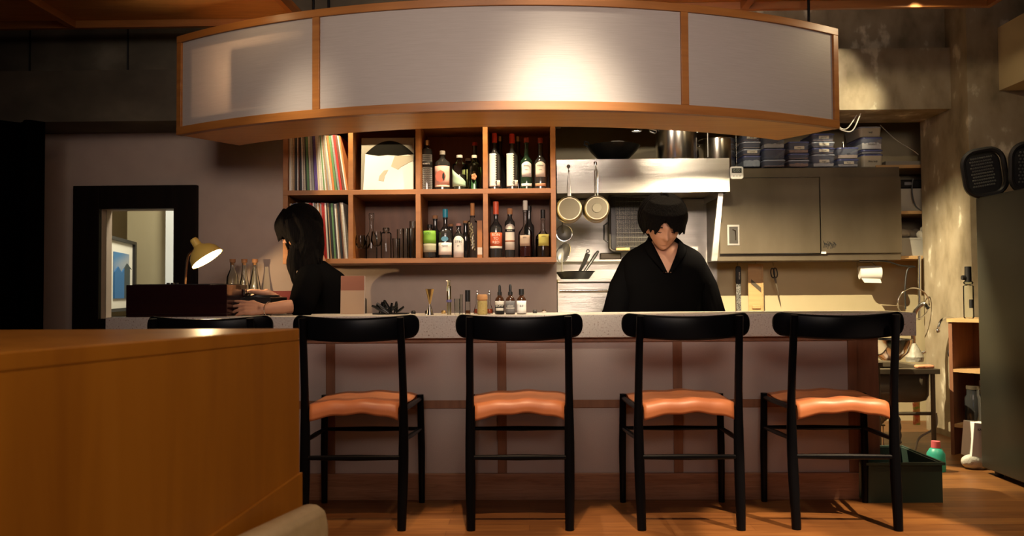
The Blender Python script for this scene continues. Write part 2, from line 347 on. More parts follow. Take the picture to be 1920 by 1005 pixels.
# curtain
def curt(u, v):
    x = -4.4 + u * (WX(82, 4.45) + 4.4); return (x, 4.42 + .035 * math.sin(u * 70), .01 + v * (zb - .03))
cu = MB().grid(curt, 140, 2).build('curtain', M('black_velvet', (.002, .0017, .0017), .95, spec=0), solid=.006)
tag(cu, 'black floor length curtain hanging at the far left edge', 'curtain')
# framed print in the room beyond
fp = thing('framed_print', 'framed print with blue and grey shapes seen through the inner window', 'picture', (0, 0, 0))
pa, pb = W(203, 586, 5.35), W(256, 570, 6.15)
fh = WZ(203, 440, 5.35) - pa.z
ang = math.atan2(pb.y - pa.y, pb.x - pa.x); fw = math.hypot(pb.x - pa.x, pb.y - pa.y)
fp.location = (pa.x, pa.y, pa.z); fp.rotation_euler = (0, 0, ang)
t = .05
MB().box((0, 0, 0), (t, .05, fh)).box((fw - t, 0, 0), (fw, .05, fh)).box((t, 0, 0), (fw - t, .05, .022)).box((t, 0, fh - .022), (fw - t, .05, fh)).build('frame', M('blackwood', (.012, .011, .012), .4), fp, bevel=.001)
box((t, .02, .022), (fw - t, .03, fh - .022)).build('mat_board', PAPERB, fp, smooth=False)
a_ = box((.2, .014, .09), (fw - .18, .0195, fh - .1)).build('print', noisy('print_art', [(.30, (.04, .17, .42)), (.5, (.06, .22, .5)), (.6, (.45, .47, .5)), (.8, (.6, .6, .62))], (.3, 1, 1.3), 1.4, detail=2, rough=.6, bump=0), fp, smooth=False)
MB().prism([(.2, .09), (.2, .27), (.3, .31), (.40, .27), (.47, .30), (.47, .09)], .008, .0135, 'y').build('blue_field', M('print_blue', (.035, .16, .42), .7), fp, smooth=False)
MB().prism([(.47, .09), (.47, .30), (.56, .34), (.70, .30), (fw - .18, .31), (fw - .18, .09)], .008, .0135, 'y').build('grey_field', M('print_grey', (.05, .07, .08), .7), fp, smooth=False)
# ------------------------------------------------------------------ wooden ceiling rafts
def raft(name_label, x0, x1, yf, yb, z, ribs, skew=0):
    t = thing('ceiling_raft', name_label, 'ceiling panel', ((x0 + x1) / 2, (yf + yb) / 2, z), group=None)
    cx, cy = (x0 + x1) / 2, (yf + yb) / 2
    MB().prism([(x0 - cx, yf - cy), (x1 - skew - cx, yf - cy), (x1 - cx, yb - cy), (x0 - cx, yb - cy)], .04, .06).build('board', WOOD_CEIL, t, smooth=False)
    box((x0 - cx, yb - cy - .03, 0), (x1 - cx, yb - cy, .04)).build('rim', WOOD_CAN, t, bevel=.002, smooth=False)
    MB().prism([(x1 - skew - .03 - cx, yf - cy), (x1 - skew - cx, yf - cy), (x1 - cx, yb - .03 - cy), (x1 - .03 - cx, yb - .03 - cy)], 0, .04).build('end_rim', WOOD_CAN, t, smooth=False)
    for r in ribs: box((r - .02 - cx, yf - cy, .0), (r + .02 - cx, yb - cy - .03, .04)).build('rib', WOOD_CAN, t, bevel=.002, smooth=False)
    for hx in (x0 + .3, x1 - .5): MB().cyl((hx - cx, 0, .06), (hx - cx, 0, 2.999 - z), .006).build('hanger', BLACK, t)
    return t
raft('large dark amber wooden ceiling panel at upper left', -4.6, WX(572, 4.4), 3.0, 4.42, 2.40, [WX(137, 4.4, 45), WX(137, 4.4, 45) - 1.1], skew=.06)
raft('amber wooden ceiling panel at upper right over the lantern', WX(1190, 4.25), WX(1862, 4.25), 3.0, 4.22, 2.385, [WX(1395, 4.2, 15)])
# ------------------------------------------------------------------ curved canopy
cx, cy, RO, RI = -.11, 6.6, 3.0, 2.62
A0, A1 = math.radians(-33.4), math.radians(33.6); AD = [math.radians(-16.5), math.radians(16.0)]
ZB, ZT = 1.752, 2.252
def AP(r, a, z): return Vector((cx + r * math.sin(a), cy - r * math.cos(a), z))
def arcbox(mb, r0, r1, z0, z1, a0, a1, n=40):
    vs = []
    for i in range(n + 1):
        a = a0 + (a1 - a0) * i / n
        vs.append([mb.bm.verts.new(AP(r, a, z)) for r, z in ((r0, z0), (r1, z0), (r1, z1), (r0, z1))])
    for p, q in zip(vs, vs[1:]):
        for k in range(4): mb.bm.faces.new((p[k], p[(k + 1) % 4], q[(k + 1) % 4], q[k]))
    mb.bm.faces.new(vs[0][::-1]); mb.bm.faces.new(vs[-1]); return mb
can = thing('lantern_canopy', 'big curved wood framed lantern with three pale fabric panels hanging over the bar', 'lantern')
arcbox(MB(), RO - .035, RO, ZB, ZB + .04, A0, A1).build('bottom_rail', WOOD_CAN, can, bevel=.002)
arcbox(MB(), RO - .035, RO, ZT - .036, ZT, A0, A1).build('top_rail', WOOD_CAN, can, bevel=.002)
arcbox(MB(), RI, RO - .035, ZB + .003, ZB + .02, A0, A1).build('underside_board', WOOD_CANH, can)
arcbox(MB(), RI, RI + .02, ZB + .02, ZB + .12, A0, A1).build('back_rail', WOOD_CAN, can)
arcbox(MB(), RI, RI + .02, ZT - .04, ZT, A0, A1).build('back_top_rail', WOOD_CAN, can)
dp = .036 / 3
for a in (A0 + dp / 2, AD[0], AD[1], A1 - dp / 2):
    arcbox(MB(), RO - .032, RO - .001, ZB + .04, ZT - .036, a - dp / 2, a + dp / 2, 3).build('post', WOOD_CAN, can, bevel=.0015)
for a in (A0, A1):
    s_ = 1 if a == A0 else -1
    arcbox(MB(), RI, RO - .036, ZB + .02, ZT, a, a + s_ * .006, 2).build('end_panel', WOOD_CAN, can)
def fabric_mat():
    m, nt, b = nodes('lantern_fabric'); L = nt.links.new
    out = [n for n in nt.nodes if n.type == 'OUTPUT_MATERIAL'][0]
    tc = nt.nodes.new('ShaderNodeTexCoord'); mp = nt.nodes.new('ShaderNodeMapping'); mp.inputs['Scale'].default_value = (3, 3, 110)
    n = nt.nodes.new('ShaderNodeTexNoise'); n.inputs['Scale'].default_value = 3; n.inputs['Detail'].default_value = 4
    cr = nt.nodes.new('ShaderNodeValToRGB'); e = cr.color_ramp.elements
    e[0].position = .3; e[0].color = (.45, .395, .365, 1); e[1].position = .7; e[1].color = (.49, .435, .405, 1)
    tl = nt.nodes.new('ShaderNodeBsdfTranslucent'); mx = nt.nodes.new('ShaderNodeMixShader'); mx.inputs[0].default_value = .3
    bp = nt.nodes.new('ShaderNodeBump'); bp.inputs['Strength'].default_value = .12; bp.inputs['Distance'].default_value = .005
    L(tc.outputs['Object'], mp.inputs['Vector']); L(mp.outputs['Vector'], n.inputs['Vector']); L(n.outputs['Fac'], cr.inputs['Fac'])
    L(cr.outputs['Color'], b.inputs['Base Color']); L(cr.outputs['Color'], tl.inputs['Color']); L(n.outputs['Fac'], bp.inputs['Height']); L(bp.outputs['Normal'], b.inputs['Normal'])
    b.inputs['Roughness'].default_value = .5; b.inputs['Specular IOR Level'].default_value = .35
    L(b.outputs[0], mx.inputs[1]); L(tl.outputs[0], mx.inputs[2]); L(mx.outputs[0], out.inputs['Surface']); return m
FAB = fabric_mat()
for a, b_ in ((A0 + dp, AD[0] - dp / 2), (AD[0] + dp / 2, AD[1] - dp / 2), (AD[1] + dp / 2, A1 - dp)):
    arcbox(MB(), RO - .0135, RO - .012, ZB + .04, ZT - .036, a, b_).build('fabric_panel', FAB, can)
# added baffle behind the fabric, its left opening shapes the warm glow
def ang_at(px):
    lo, hi = A0, A1
    for _ in range(40):
        m = (lo + hi) / 2; p = AP(RO, m, 2.0)
        if p.x / p.y < WX(px, 1.0) / 1.0: lo = m
        else: hi = m
    return lo
l0, l1, l2 = ang_at(356), ang_at(428), ang_at(560)
pL = AP(RO, l0, 0)
zt0 = WZ(400, 84, AP(RO, ang_at(400), 0).y); zb0 = WZ(390, 212, AP(RO, ang_at(390), 0).y)
li = MB(); r0, r1 = RO - .028, RO - .024
arcbox(li, r0, r1, ZB + .04, ZT - .036, A0 + dp, l0, 4); arcbox(li, r0, r1, ZB + .04, ZT - .036, l2, A1 - dp)
arcbox(li, r0, r1, ZB + .04, zb0, l0, l2, 12); arcbox(li, r0, r1, zt0, ZT - .036, l0, l2, 12)
li.build('glow_baffle', M('baffle_board', (.5, .46, .42), .8), can)
sp = MB(); arcbox(sp, RO - .05, RO - .030, zb0 + .02, zt0 - .045, l1, l2, 8)
sp.build('shadow_block', BLACKM, can, bevel=.004)  # unseen block added to cast the dark rectangle inside the glow
for px in (576, 606, 1541):
    a = ang_at(px); p = AP(RO - .05, a, ZT); MB().cyl(p, (p.x, p.y, 2.999), .0065, seg=10).build('suspension_rod', BLACK, can)
pl = AP(RO - .22, (l0 + l2) / 2, 2.02)
area('added_lantern_light', pl, AP(RO, (l0 + l2) / 2, 2.0), 9, .30, .18, (1, .70, .38))  # added light that throws the glow through the baffle opening
# ------------------------------------------------------------------ bar
slab = MB().box((-1.96, 3.80, .743), (1.765, 4.26, .848)).build('countertop', TERRAZZO, bevel=.003, smooth=False)
tag(slab, 'long thick pale terrazzo countertop of the bar', 'countertop')
bar = thing('bar_counter', 'bar front of pinkish linen panels with wooden battens and a wooden kickboard', 'bar', (0, 3.84, 0))
yb = 0
bx = [-1.72, -.92, -.124, .686, 1.486]
for a, b_ in zip([-1.95] + bx, bx):
    box((a + .021 if a > -1.9 else a, 0, .12), (b_ - .021, .02, .722)).build('linen_panel', LINEN, bar, smooth=False)
for x in bx: box((x - .021, -.008, .12), (x + .021, .02, .722)).build('batten', WOOD_BAT, bar, bevel=.001, smooth=False)
box((-1.95, -.006, .418), (1.465, -.0005, .455)).build('middle_rail', WOOD_BAT, bar, bevel=.001, smooth=False)
box((-1.95, -.012, .7225), (1.50, .02, .742)).build('top_rail', WOOD_BAT, bar, bevel=.001, smooth=False)
box((-1.95, -.022, 0), (1.50, .02, .12)).build('kickboard', WOOD_OAK, bar, bevel=.002, smooth=False)
box((-1.95, .021, 0), (1.50, .04, .742)).build('carcass', BLACKM, bar, smooth=False)
box((1.508, .02, .19), (1.615, .40, .742)).build('end_panel', WOOD_BAT, bar, bevel=.001, smooth=False)
bc = box((-2.1, 4.60, .80), (-1.205, YL - .001, .85)).build('back_ledge', noisy('ledge_top', [(.3, (.3, .27, .24)), (.7, (.38, .34, .3))], (1, 1, 1), 9, rough=.5), smooth=False)
tag(bc, 'narrow grey ledge along the plaster wall behind the bar', 'ledge')
# ------------------------------------------------------------------ chairs
def make_chair():
    t = thing('bar_chair', '', 'chair')
    Yf, hx0, hx1 = .44, .1975, .2225
    for s in (-1, 1):
        # back post, bowed: foot and top flare towards the viewer
        pts = []; rad = []
        for i in range(15):
            u = i / 14; z = u * .855
            pts.append((s * (hx0 + .004 * math.sin(u * PI)), .0 + .045 * math.sin(u * PI) ** 1.2 - .02 * u, z)); rad.append(.0180 + .0038 * math.sin(min(u * 1.6, 1) * PI) - .003 * u)
        MB().tube(pts, rad, 12).build('back_leg', BLACK, t)
        MB().tube([(s * hx1, Yf + .0, 0), (s * hx1, Yf - .004, .25), (s * (hx1 - .004), Yf - .01, .49)], [.0135, .0165, .015], 12).build('front_leg', BLACK, t)
        MB().tube([(s * .2, .04, .352), (s * .21, .22, .345), (s * .22, Yf - .006, .335)], [.008, .011, .008], 8).build('side_stretcher', BLACK, t)
        MB().tube([(s * .2, .04, .478), (s * .21, .22, .476), (s * .217, Yf - .006, .47)], [.011, .012, .011], 8).build('seat_rail', BLACK, t)
    MB().tube([(-.2, .025, .285), (0, .025, .285), (.2, .025, .285)], [.009, .0125, .009], 10).build('back_stretcher', BLACK, t)
    MB().tube([(-.218, Yf - .006, .335), (0, Yf - .006, .335), (.218, Yf - .006, .335)], [.008, .0115, .008], 10).build('front_stretcher', BLACK, t)
    # backrest: curved board, ends rounded and swept forward
    hb, n = .262, 44; mb = MB(); vs = []
    for i in range(n + 1):
        u = math.sin((-1 + 2 * i / n) * PI / 2); x = u * hb
        y = -.035 + .075 * u * u
        e = max(0, (abs(u) - .86) / .14); rr = max(0, 1 - e ** 2.3) ** (1 / 2.3)
        zc = .812 + .008 * u * u; hh = (.050 - .002 * u * u) * (rr * .97 + .03)
        zt = zc + hh - .010 * (1 - u * u); zb_ = zc - hh - .008 * (1 - u * u)
        th = .011 * (.55 + .45 * rr); q = []
        for k in range(12):
            an = 2 * PI * k / 12; cs, sn = math.cos(an), math.sin(an)
            q.append(mb.bm.verts.new((x, y + th * (1 if cs > 0 else -1) * abs(cs) ** .5, (zt + zb_) / 2 + (zt - zb_) / 2 * (1 if sn > 0 else -1) * abs(sn) ** .35)))
        vs.append(q)
    for p, q in zip(vs, vs[1:]):
        for k in range(12): mb.bm.faces.new((p[k], p[(k + 1) % 12], q[(k + 1) % 12], q[k]))
    mb.bm.faces.new(vs[0][::-1]); mb.bm.faces.new(vs[-1])
    mb.build('backrest', BLACK, t, loc=(0, .034, 0), ang=1.0)
    # leather seat wrapped over the rails, with a soft wavy edge
    mb = MB(); NU, NV = 26, 22
    def seat(u, v):
        # v 0..1 : lower back flap -> over back edge -> top -> front edge -> lower front flap
        x = (u - .5) * 2; 
        if v < .16: k = v / .16; y = .022; z = .458 + k * .034
        elif v < .26: k = (v - .16) / .10; y = .022 + .035 * math.sin(k * PI / 2) * .5; z = .492 + .020 * math.sin(k * PI / 2)
        elif v < .84: k = (v - .26) / .58; y = .04 + k * (Yf - .055); z = .512 - .012 * math.sin(k * PI) * (1 - .5 * x * x) - .006 * k
        else: k = (v - .84) / .16; y = Yf - .015 + .02 * math.sin(k * PI / 2); z = .506 - .04 * k
        hw = (.180 + .028 * max(0, min(1, (y - .02) / Yf)))
        if .2 < v < .8: hw += .012 * math.sin((v - .2) / .6 * PI)
        # edges droop over the side rails
        z += -.012 * abs(x) ** 5 + (.004 * math.sin(x * 3.1 + 1) + .0025 * math.sin(x * 9)) * (1 if v > .15 else 1.2)
        if v < .16: z -= .008 * (x * x) * (1 - v / .16)
        return (x * hw, y, z)
    mb.grid(seat, NU, NV).build('leather_seat', LEATHER, t, solid=.008, ang=1.2)
    return t
ch = make_chair()
spots = [(-1.32, 3.34, 0, 'black bar chair mostly hidden behind the amber booth, only its backrest top showing'),
         (-.712, 3.34, 0, 'black bar chair with tan leather seat, partly cut off by the amber booth'),
         (-.038, 3.34, 0, 'black bar chair with tan leather seat, in front of the dropper bottles'),
         (.645, 3.34, 0, 'black bar chair with tan leather seat, in front of the standing man'),
         (1.262, 3.34, -.05, 'black bar chair with brightest lit tan seat, at the right end of the bar')]
for i, (x, y, r, lb) in enumerate(spots):
    o = ch if i == 0 else dup(ch, (x, y, 0), r)
    o.location = (x, y, 0); o.rotation_euler.z = r; o['label'] = lb; o['group'] = 'bar chairs along the counter'
# ------------------------------------------------------------------ foreground booth and bench cushion
bo = thing('booth', 'amber wooden booth back in the left foreground, out of focus', 'booth', (-.555, 2.0, 0))
c0 = (0, 0); c1 = (-.225 * 1.9, -.775 * 1.9); c2 = (-2.6, c1[1]); c3 = (-2.6, .04)
ztop = .953 - 65 * 2.0 / 1550
MB().prism([c0, c1, c2, c3], ztop - .03, ztop).build('top_board', WOOD_BOOTH, bo, bevel=.003, smooth=False)
MB().prism([(-.0005, -.0005), (c1[0] - .0005, c1[1]), (-2.6, c1[1] + .004), (-2.6, .035)], .0, ztop - .0302).build('side_panel', WOOD_BOOTH, bo, smooth=False)
# lower facing board with a slanting upper edge
nx = Vector((.775, -.225, 0)).normalized(); d = Vector((-.225, -.775, 0))
mb = MB(); lo_, hi_ = [], []
for k, z in ((0.0, .522), (.42, .464), (1.0, .36)):
    p = d * k + Vector((0, 0, 0)); lo_.append(p); hi_.append(z)
vs = []
for off in (.0005, .008):
    for p, z in zip(lo_, hi_): vs.append(mb.bm.verts.new(p + nx * off + Vector((0, 0, z))))
    for p in reversed(lo_): vs.append(mb.bm.verts.new(p + nx * off + Vector((0, 0, .0))))
mb.bm.faces.new(vs[:6]); mb.bm.faces.new(vs[6:])
for i in range(6): mb.bm.faces.new((vs[i], vs[(i + 1) % 6], vs[6 + (i + 1) % 6], vs[6 + i]))
mb.build('lower_board', WOOD_BOOTH, bo, smooth=False)
cu_ = MB()
q0 = W(598, 950, 1.93); 
cm = MB(); pA = Vector((-.555, 1.95, 0)) + nx * .014; 
prof = [(0, 0), (0, .46), (.02, .475), (.05, .478), (.075, .465), (.083, .43), (.085, .0)]
va = []
for k in (0.0, 1.2):
    for (o_, z) in prof: va.append(cm.bm.verts.new(pA + nx * o_ + d * k + Vector((0, 0, z - .012 - .0 * k))))
n = len(prof)
for i in range(n): cm.bm.faces.new((va[i], va[(i + 1) % n], va[n + (i + 1) % n], va[n + i]))
cm.bm.faces.new(va[:n][::-1]); cm.bm.faces.new(va[n:])
tag(cm.build('bench_cushion', CREAML, bevel=.012), 'cream leather bench end at the foot of the amber booth', 'cushion')
# ------------------------------------------------------------------ cube shelf
YS, YSB = 4.52, 4.875
vx = [WX(p, YS, 420) for p in (535, 657.5, 784, 910.5, 1038)]
tb = .027
zm = WZ(785, 359.5, YS); zl = WZ(785, 488.5, YS); zu = zm + (zm - zl)
sh = thing('cube_shelf', 'wall shelf of eight square wooden cubes holding records and bottles', 'shelf')
for i, x in enumerate(vx):
    for (a, b_) in ((zl + tb / 2, zm - tb / 2), (zm + tb / 2, zu - tb / 2)):
        box((x - tb / 2, YS, a), (x + tb / 2, YSB - .011, b_)).build('side_panel' if i in (0, 4) else 'divider', WOOD_SHELF, sh, bevel=.001, smooth=False)
for z in (zl, zm, zu): box((vx[0] - tb / 2, YS, z - tb / 2), (vx[4] + tb / 2, YSB - .011, z + tb / 2)).build('shelf_board', WOOD_SHELF, sh, bevel=.001, smooth=False)
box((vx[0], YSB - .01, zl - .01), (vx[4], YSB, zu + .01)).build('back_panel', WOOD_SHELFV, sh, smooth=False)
FL, FU = zl + tb / 2 + .0005, zm + tb / 2 + .0005
# records
PAL = [('white', (.72, .69, .62)), ('cream', (.66, .56, .40)), ('black', (.02, .02, .02)), ('grey', (.3, .29, .28)), ('red', (.5, .03, .025)), ('orange', (.6, .2, .06)),
       ('purple', (.14, .08, .32)), ('dark blue', (.04, .06, .16)), ('green', (.12, .26, .10)), ('tan', (.42, .27, .14)), ('brown', (.16, .07, .04)), ('pale blue', (.4, .48, .56))]
PD = dict(PAL)
def records(seq, x0, x1, zf, lean, where, grp):
    n = len(seq); x = x0; 
    tot = x1 - x0; wsum = sum(s[1] for s in seq)
    for i, (c, wd) in enumerate(seq):
        wth = tot * wd / wsum; L = lean(i / (n - 1))
        o = box((0, 0, 0), (wth * math.cos(L) * .82, .315, .312 - .006 * rnd.random())).build('record_sleeve', noisy('sleeve_' + c.replace(' ', '_'), [(.35, tuple(v * .8 for v in PD[c])), (.65, PD[c])], (3, 3, 40), 3, rough=.6, bump=0) if i % 3 else M('plain_sleeve_' + c.replace(' ', '_'), PD[c], .6), smooth=False)
        o.location = (x + (math.sin(L) * 0), YS + .018 + .012 * rnd.random(), zf); o.rotation_euler = (0, -L, 0)
        tag(o, '%s record sleeve spine, %s from the left in the %s row' % (c, ORD[i], where), 'record', grp); x += wth
seqU = 'white cream tan black white brown black white cream black green white grey purple purple cream white white green white tan grey cream white orange green grey red brown white orange'.split()
seqL = 'tan grey grey dark_blue white black grey white green cream cream red red white grey tan white orange grey red red white black tan black green black white tan black brown cream white'.replace('dark_blue', 'dark').split()
seqL = ['dark blue' if s == 'dark' else s for s in seqL]
R2 = random.Random(3)
records([(c, R2.choice((.7, 1, 1, 1.4))) for c in seqU], vx[0] + tb / 2 + .003, vx[1] - tb / 2 - .003, FU, lambda u: 0.0 + .17 * max(0, u - .1) ** 1.1, 'upper', 'records in the upper left cube')
records([(c, R2.choice((.7, 1, 1, 1.4))) for c in seqL], vx[0] + tb / 2 + .003, vx[1] - tb / 2 - .006, FL, lambda u: 0.0 + .085 * u, 'lower', 'records in the lower left cube')
# displayed album
al = thing('album_cover', 'white album with a dark dome shape standing face out in the cube', 'album', (WX(727, 4.60, 350), 4.585, FU), 0)
T = .07
def tl(o): o.rotation_euler = (-T, 0, 0); return o
aw = .148
tl(box((-aw, 0, 0), (aw, .004, .302)).build('sleeve', M('album_beige', (.24, .215, .165), .6), al, smooth=False))
tl(MB().prism([(-.135, 0), (aw - .004, 0), (aw - .006, .196), (.10, .212), (.02, .205), (-.03, .21), (-.125, .212)], -.0012, -.0002, 'y').build('white_field', M('album_white', (.85, .82, .74), .5), al, smooth=False))
dome = [(-.125, .212)] + [(-.125 + .27 * i / 16, .207 + .078 * math.sin(PI * i / 16) ** .8) for i in range(1, 16)] + [(.147, .209), (.1, .205), (.06, .199), (.0, .205), (-.05, .199), (-.1, .207)]
tl(MB().prism(dome, -.0024, -.0013, 'y').build('dark_dome', M('album_dark', (.010, .009, .007), .9, spec=.05), al, smooth=False))
tl(MB().prism([(.02, .14), (.06, .12), (.075, .135), (.12, .16), (.145, .17), (.144, .2), (.04, .198)], -.0024, -.0013, 'y').build('tan_patch', M('album_tan', (.46, .42, .32), .7), al, smooth=False))
tl(MB().prism([(-.05, .06), (-.02, .055), (-.015, .085), (.005, .12), (-.02, .115), (-.045, .085)], -.0024, -.0013, 'y').build('tan_mark', MATS['album_tan'], al, smooth=False))
# ------------------------------------------------------------------ bottles
def arc_label(r, z0, z1, half, mat, parent, name='label', shape=None, off=.0006, cen=0, n=16):
    mb = MB()
    def f(u, v):
        a = (u - .5) * 2 * half + cen; zz = z0 + (z1 - z0) * v
        if shape: zz = z0 + (shape(u) * (z1 - z0)) * v
        return ((r + off) * math.sin(a), -(r + off) * math.cos(a), zz)
    return mb.grid(f, n, 3).build(name, mat, parent, solid=.0005)
def bottle(label, x, y, z, h, r, glass, cap, caph=.03, capr=None, neck=.3, nr=.012, shoulder=.12, liquid=None, grp=None, cat='bottle', name='bottle', kap='cap'):
    t = thing(name, label, cat, (x, y, z), group=grp)
    zb_, zs, zn = h * (1 - neck - shoulder), h * (1 - neck), h - caph
    MB().lathe([(0, .004), (r * .85, 0), (r, .006), (r, zb_), (r * .93, zb_ + (zs - zb_) * .35), (r * .55, zb_ + (zs - zb_) * .8), (nr * 1.1, zs + .004), (nr, zs + .02), (nr, zn - .008), (nr * 1.2, zn - .006), (nr * 1.2, zn), (0, zn)]).build('glass_body', glass, t)
    cr_ = capr or nr * 1.25
    MB().lathe([(0, zn + .0003), (cr_, zn + .0003), (cr_ * 1.02, zn + caph * .5), (cr_, h - .002), (cr_ * .85, h), (0, h)]).build(kap, cap, t)
    if liquid:
        lm, lh = liquid
        MB().lathe([(0, .008), (r * .92, .008), (r * .92, min(lh, zb_ - .003)), (0, min(lh, zb_ - .003))]).build('liquid', lm, t)
    return t
BK = YS + .10
K = BK / 1550
def bz(x, topy, floor): return WZ(x, topy, BK) - floor
redcap = M('red_cap', (.55, .05, .04), .4); orcap = M('orange_red_cap', (.75, .12, .05), .4); bluecap = M('teal_cap', (.03, .30, .45), .35)
G3, G4 = 'bottles in the upper middle cube', 'bottles in the upper right cube'
L3, L4 = 'bottles in the lower middle cube', 'bottles in the lower right cube'
def BT(px, topy, wpx, floor, **k):
    y = k.pop('y', BK); h = WZ(px, topy, y) - floor; return bottle(k.pop('label'), WX(px, y, 420), y, floor, h, wpx * K / 2, **k), wpx * K / 2
b, r = BT(801, 263, 21, FU, label='slim dark bottle with silver zigzag pattern and white lettering', glass=GLASS_D, cap=M('silver_cap', (.6, .58, .58), .3, 1), caph=.03, neck=.14, shoulder=.06, grp=G3)
zig = MB()
def zz(row, a0, a1):
    pts = []
    for i in range(25):
        a = a0 + (a1 - a0) * i / 24; zz_ = row + (.004 if i % 2 else -.004); pts.append(((r + .0008) * math.sin(a), -(r + .0008) * math.cos(a), zz_))
    zig.tube(pts, .0008, 4)
for k in range(19):
    z = .012 + k * .0105
    if .135 < z < .165: continue
    zz(z, -1.2, 1.2)
zig.build('zigzag_pattern', M('silver_print', (.66, .66, .64), .5), b)
arc_label(r, .137, .166, 1.2, BLACKM, b); text("BOBBY'S", .0105, (0, -r - .0018, .151), PAPERB, b)
b, r = BT(830, 283, 29, FU, label='squat dark bottle with pale pink label and white stopper', glass=GLASS_D, cap=WHITE, caph=.022, neck=.2, shoulder=.13, grp=G3, nr=.013)
arc_label(r, .03, .138, 1.25, M('pink_label', (.75, .45, .38), .7), b); arc_label(r, .02, .03, 1.25, M('pale_strip', (.7, .6, .5), .7), b, 'label_strip')
MB().lathe([(0, 0), (.024, .012), (.03, .035), (.02, .058), (0, .068)], c=(-.006, -r - .0008, .045), seg=18, sy=.02).build('leaf_print', M('rust_print', (.48, .13, .09), .7), b)
MB().lathe([(0, 0), (.007, .02), (.006, .04), (0, .05)], c=(.01, -r - .0016, .05), seg=10, sy=.02).build('stem_print', INK, b)
b, r = BT(862, 291, 27, FU, label='round clear bottle with mint green diagonal label, white cap', glass=GLASS, cap=WHITE, caph=.016, neck=.18, shoulder=.12, grp=G3, nr=.014, liquid=(M('pale_liquid', (.4, .45, .3), .1, trans=.8), .09))
arc_label(r, .022, .125, 1.2, M('mint_label', (.38, .58, .44), .7), b, shape=lambda u: 1 - u * .75, cen=-.1)
b, r = BT(878, 297, 24, FU, y=BK + .09, label='mint labelled bottle standing behind the round mint bottle', glass=GLASS_G, cap=WHITE, caph=.016, neck=.18, shoulder=.12, grp=G3); arc_label(r, .03, .13, 1.2, M('olive_label', (.35, .42, .16), .7), b)
b, r = BT(890, 291, 26, FU, label='olive glass bottle with orange flower print and wooden cap', glass=GLASS_G, cap=PAPER, caph=.017, neck=.2, shoulder=.12, grp=G3, nr=.012)
fl = MB()
for k in range(5): fl.sph((.008 * math.cos(k * 1.26), -r * .98 - .001, .075 + .011 * math.sin(k * 1.26)), .008, (1, .25, 1), u=8, v=6)
fl.build('flower_print', M('orange_print', (.65, .22, .1), .6), b)
BT(891, 267, 21, FU, y=BK + .1, label='tall dark bottle with red cap, back of the upper middle cube', glass=GLASS_D, cap=redcap, caph=.02, grp=G3)
for i, px in enumerate((928, 961)):
    b, r = BT(px, 250 + i, 23, FU, label=['tall red-capped bottle with saw-edged white label, at the cube left side', 'second tall red-capped bottle with saw-edged white label, beside the white-labelled pair'][i], glass=GLASS_D, cap=redcap, caph=.055, neck=.32, shoulder=.1, grp=G4)
    mb = MB(); n = 28; H0, H1 = .02, .205; prev = None
    for k in range(n + 1):
        z = H0 + (H1 - H0) * k / n; a2 = .15 + (.22 if k % 2 else 0); row = [mb.bm.verts.new(((r + .0008) * math.sin(a), -(r + .0008) * math.cos(a), z)) for a in [-1.1 + (a2 + 1.1) * q / 8 for q in range(9)]]
        if prev: 
            for q in range(8): mb.bm.faces.new((prev[q], prev[q + 1], row[q + 1], row[q]))
        prev = row
    mb.build('saw_label', M('dotted_label', (.8, .76, .7), .7), b, solid=.0004)
    arc_label(r, .022, .055, .35, PAPER, b, 'small_label', cen=.75)
    text('XII', .012, (.008, -r - .001, .04), INK, b, name='lettering')
for i, px in enumerate((988, 1014)):
    b, r = BT(px, 258 + i, 23, FU, label=['green glass bottle with white crest label, left one of the pair', 'brown glass bottle with white crest label, last in the upper right cube'][i], glass=GLASS_D if i else M('deep_green_glass', (.03, .07, .04), .06, trans=.5), cap=M('maroon_cap', (.3, .06, .05), .4), caph=.03, neck=.36, shoulder=.12, grp=G4)
    arc_label(r, .072, .158, .9, PAPERB if i == 0 else PAPER, b, shape=lambda u: .82 + .18 * math.cos((u - .5) * PI)); arc_label(r, .02, .036, 1.0, PAPERB if i == 0 else M('copper_strip', (.5, .27, .16), .6), b, 'lower_label')
    text('AMARAS', .0095, (0, -r - .001, .135), INK, b); text('MEZCAL', .005, (0, -r - .001, .112), INK, b)
for px, ty, lb in ((938, 256, 'dark bottle behind the saw-labelled bottle at the cube left side'), (972, 256, 'dark bottle behind the second saw-labelled bottle')):
    BT(px, ty, 22, FU, y=BK + .1, label=lb, glass=GLASS_D, cap=M('steel_cap', (.4, .4, .4), .3, 1), caph=.03, grp=G4)
# lower middle
b, r = BT(806, 421, 25, FL, label='clear bottle with bright green label at the lower cube left', glass=GLASS, cap=BLACKP, caph=.018, neck=.18, shoulder=.1, grp=L3, liquid=(M('water', (.7, .72, .65), .05, trans=.9), .12))
arc_label(r, .085, .155, 1.3, M('lime_label', (.24, .52, .06), .6), b); text('NO3', .02, (-.012, -r - .0012, .14), M('dark_green', (.05, .2, .03), .6), b); arc_label(r, .035, .083, 1.3, M('grey_green_label', (.45, .46, .32), .6), b, 'lower_label')
BT(816, 404, 22, FL, y=BK + .11, label='dark bottle behind the bright green label bottle', glass=GLASS_D, cap=CORK, caph=.02, grp=L3)
b, r = BT(835, 392, 26, FL, label='dark bottle with turquoise cap, blue oval and white label', glass=GLASS_D, cap=bluecap, caph=.048, neck=.36, shoulder=.14, grp=L3)
arc_label(r, .02, .088, 1.2, PAPERB, b); MB().lathe([(0, 0), (1, 0), (1, .001), (0, .001)], seg=24).build('oval_emblem', M('blue_oval', (.08, .25, .38), .5), b, loc=(0, -r - .001, .108), rot=(PI / 2, 0, 0)).scale = (.02, .014, 1)
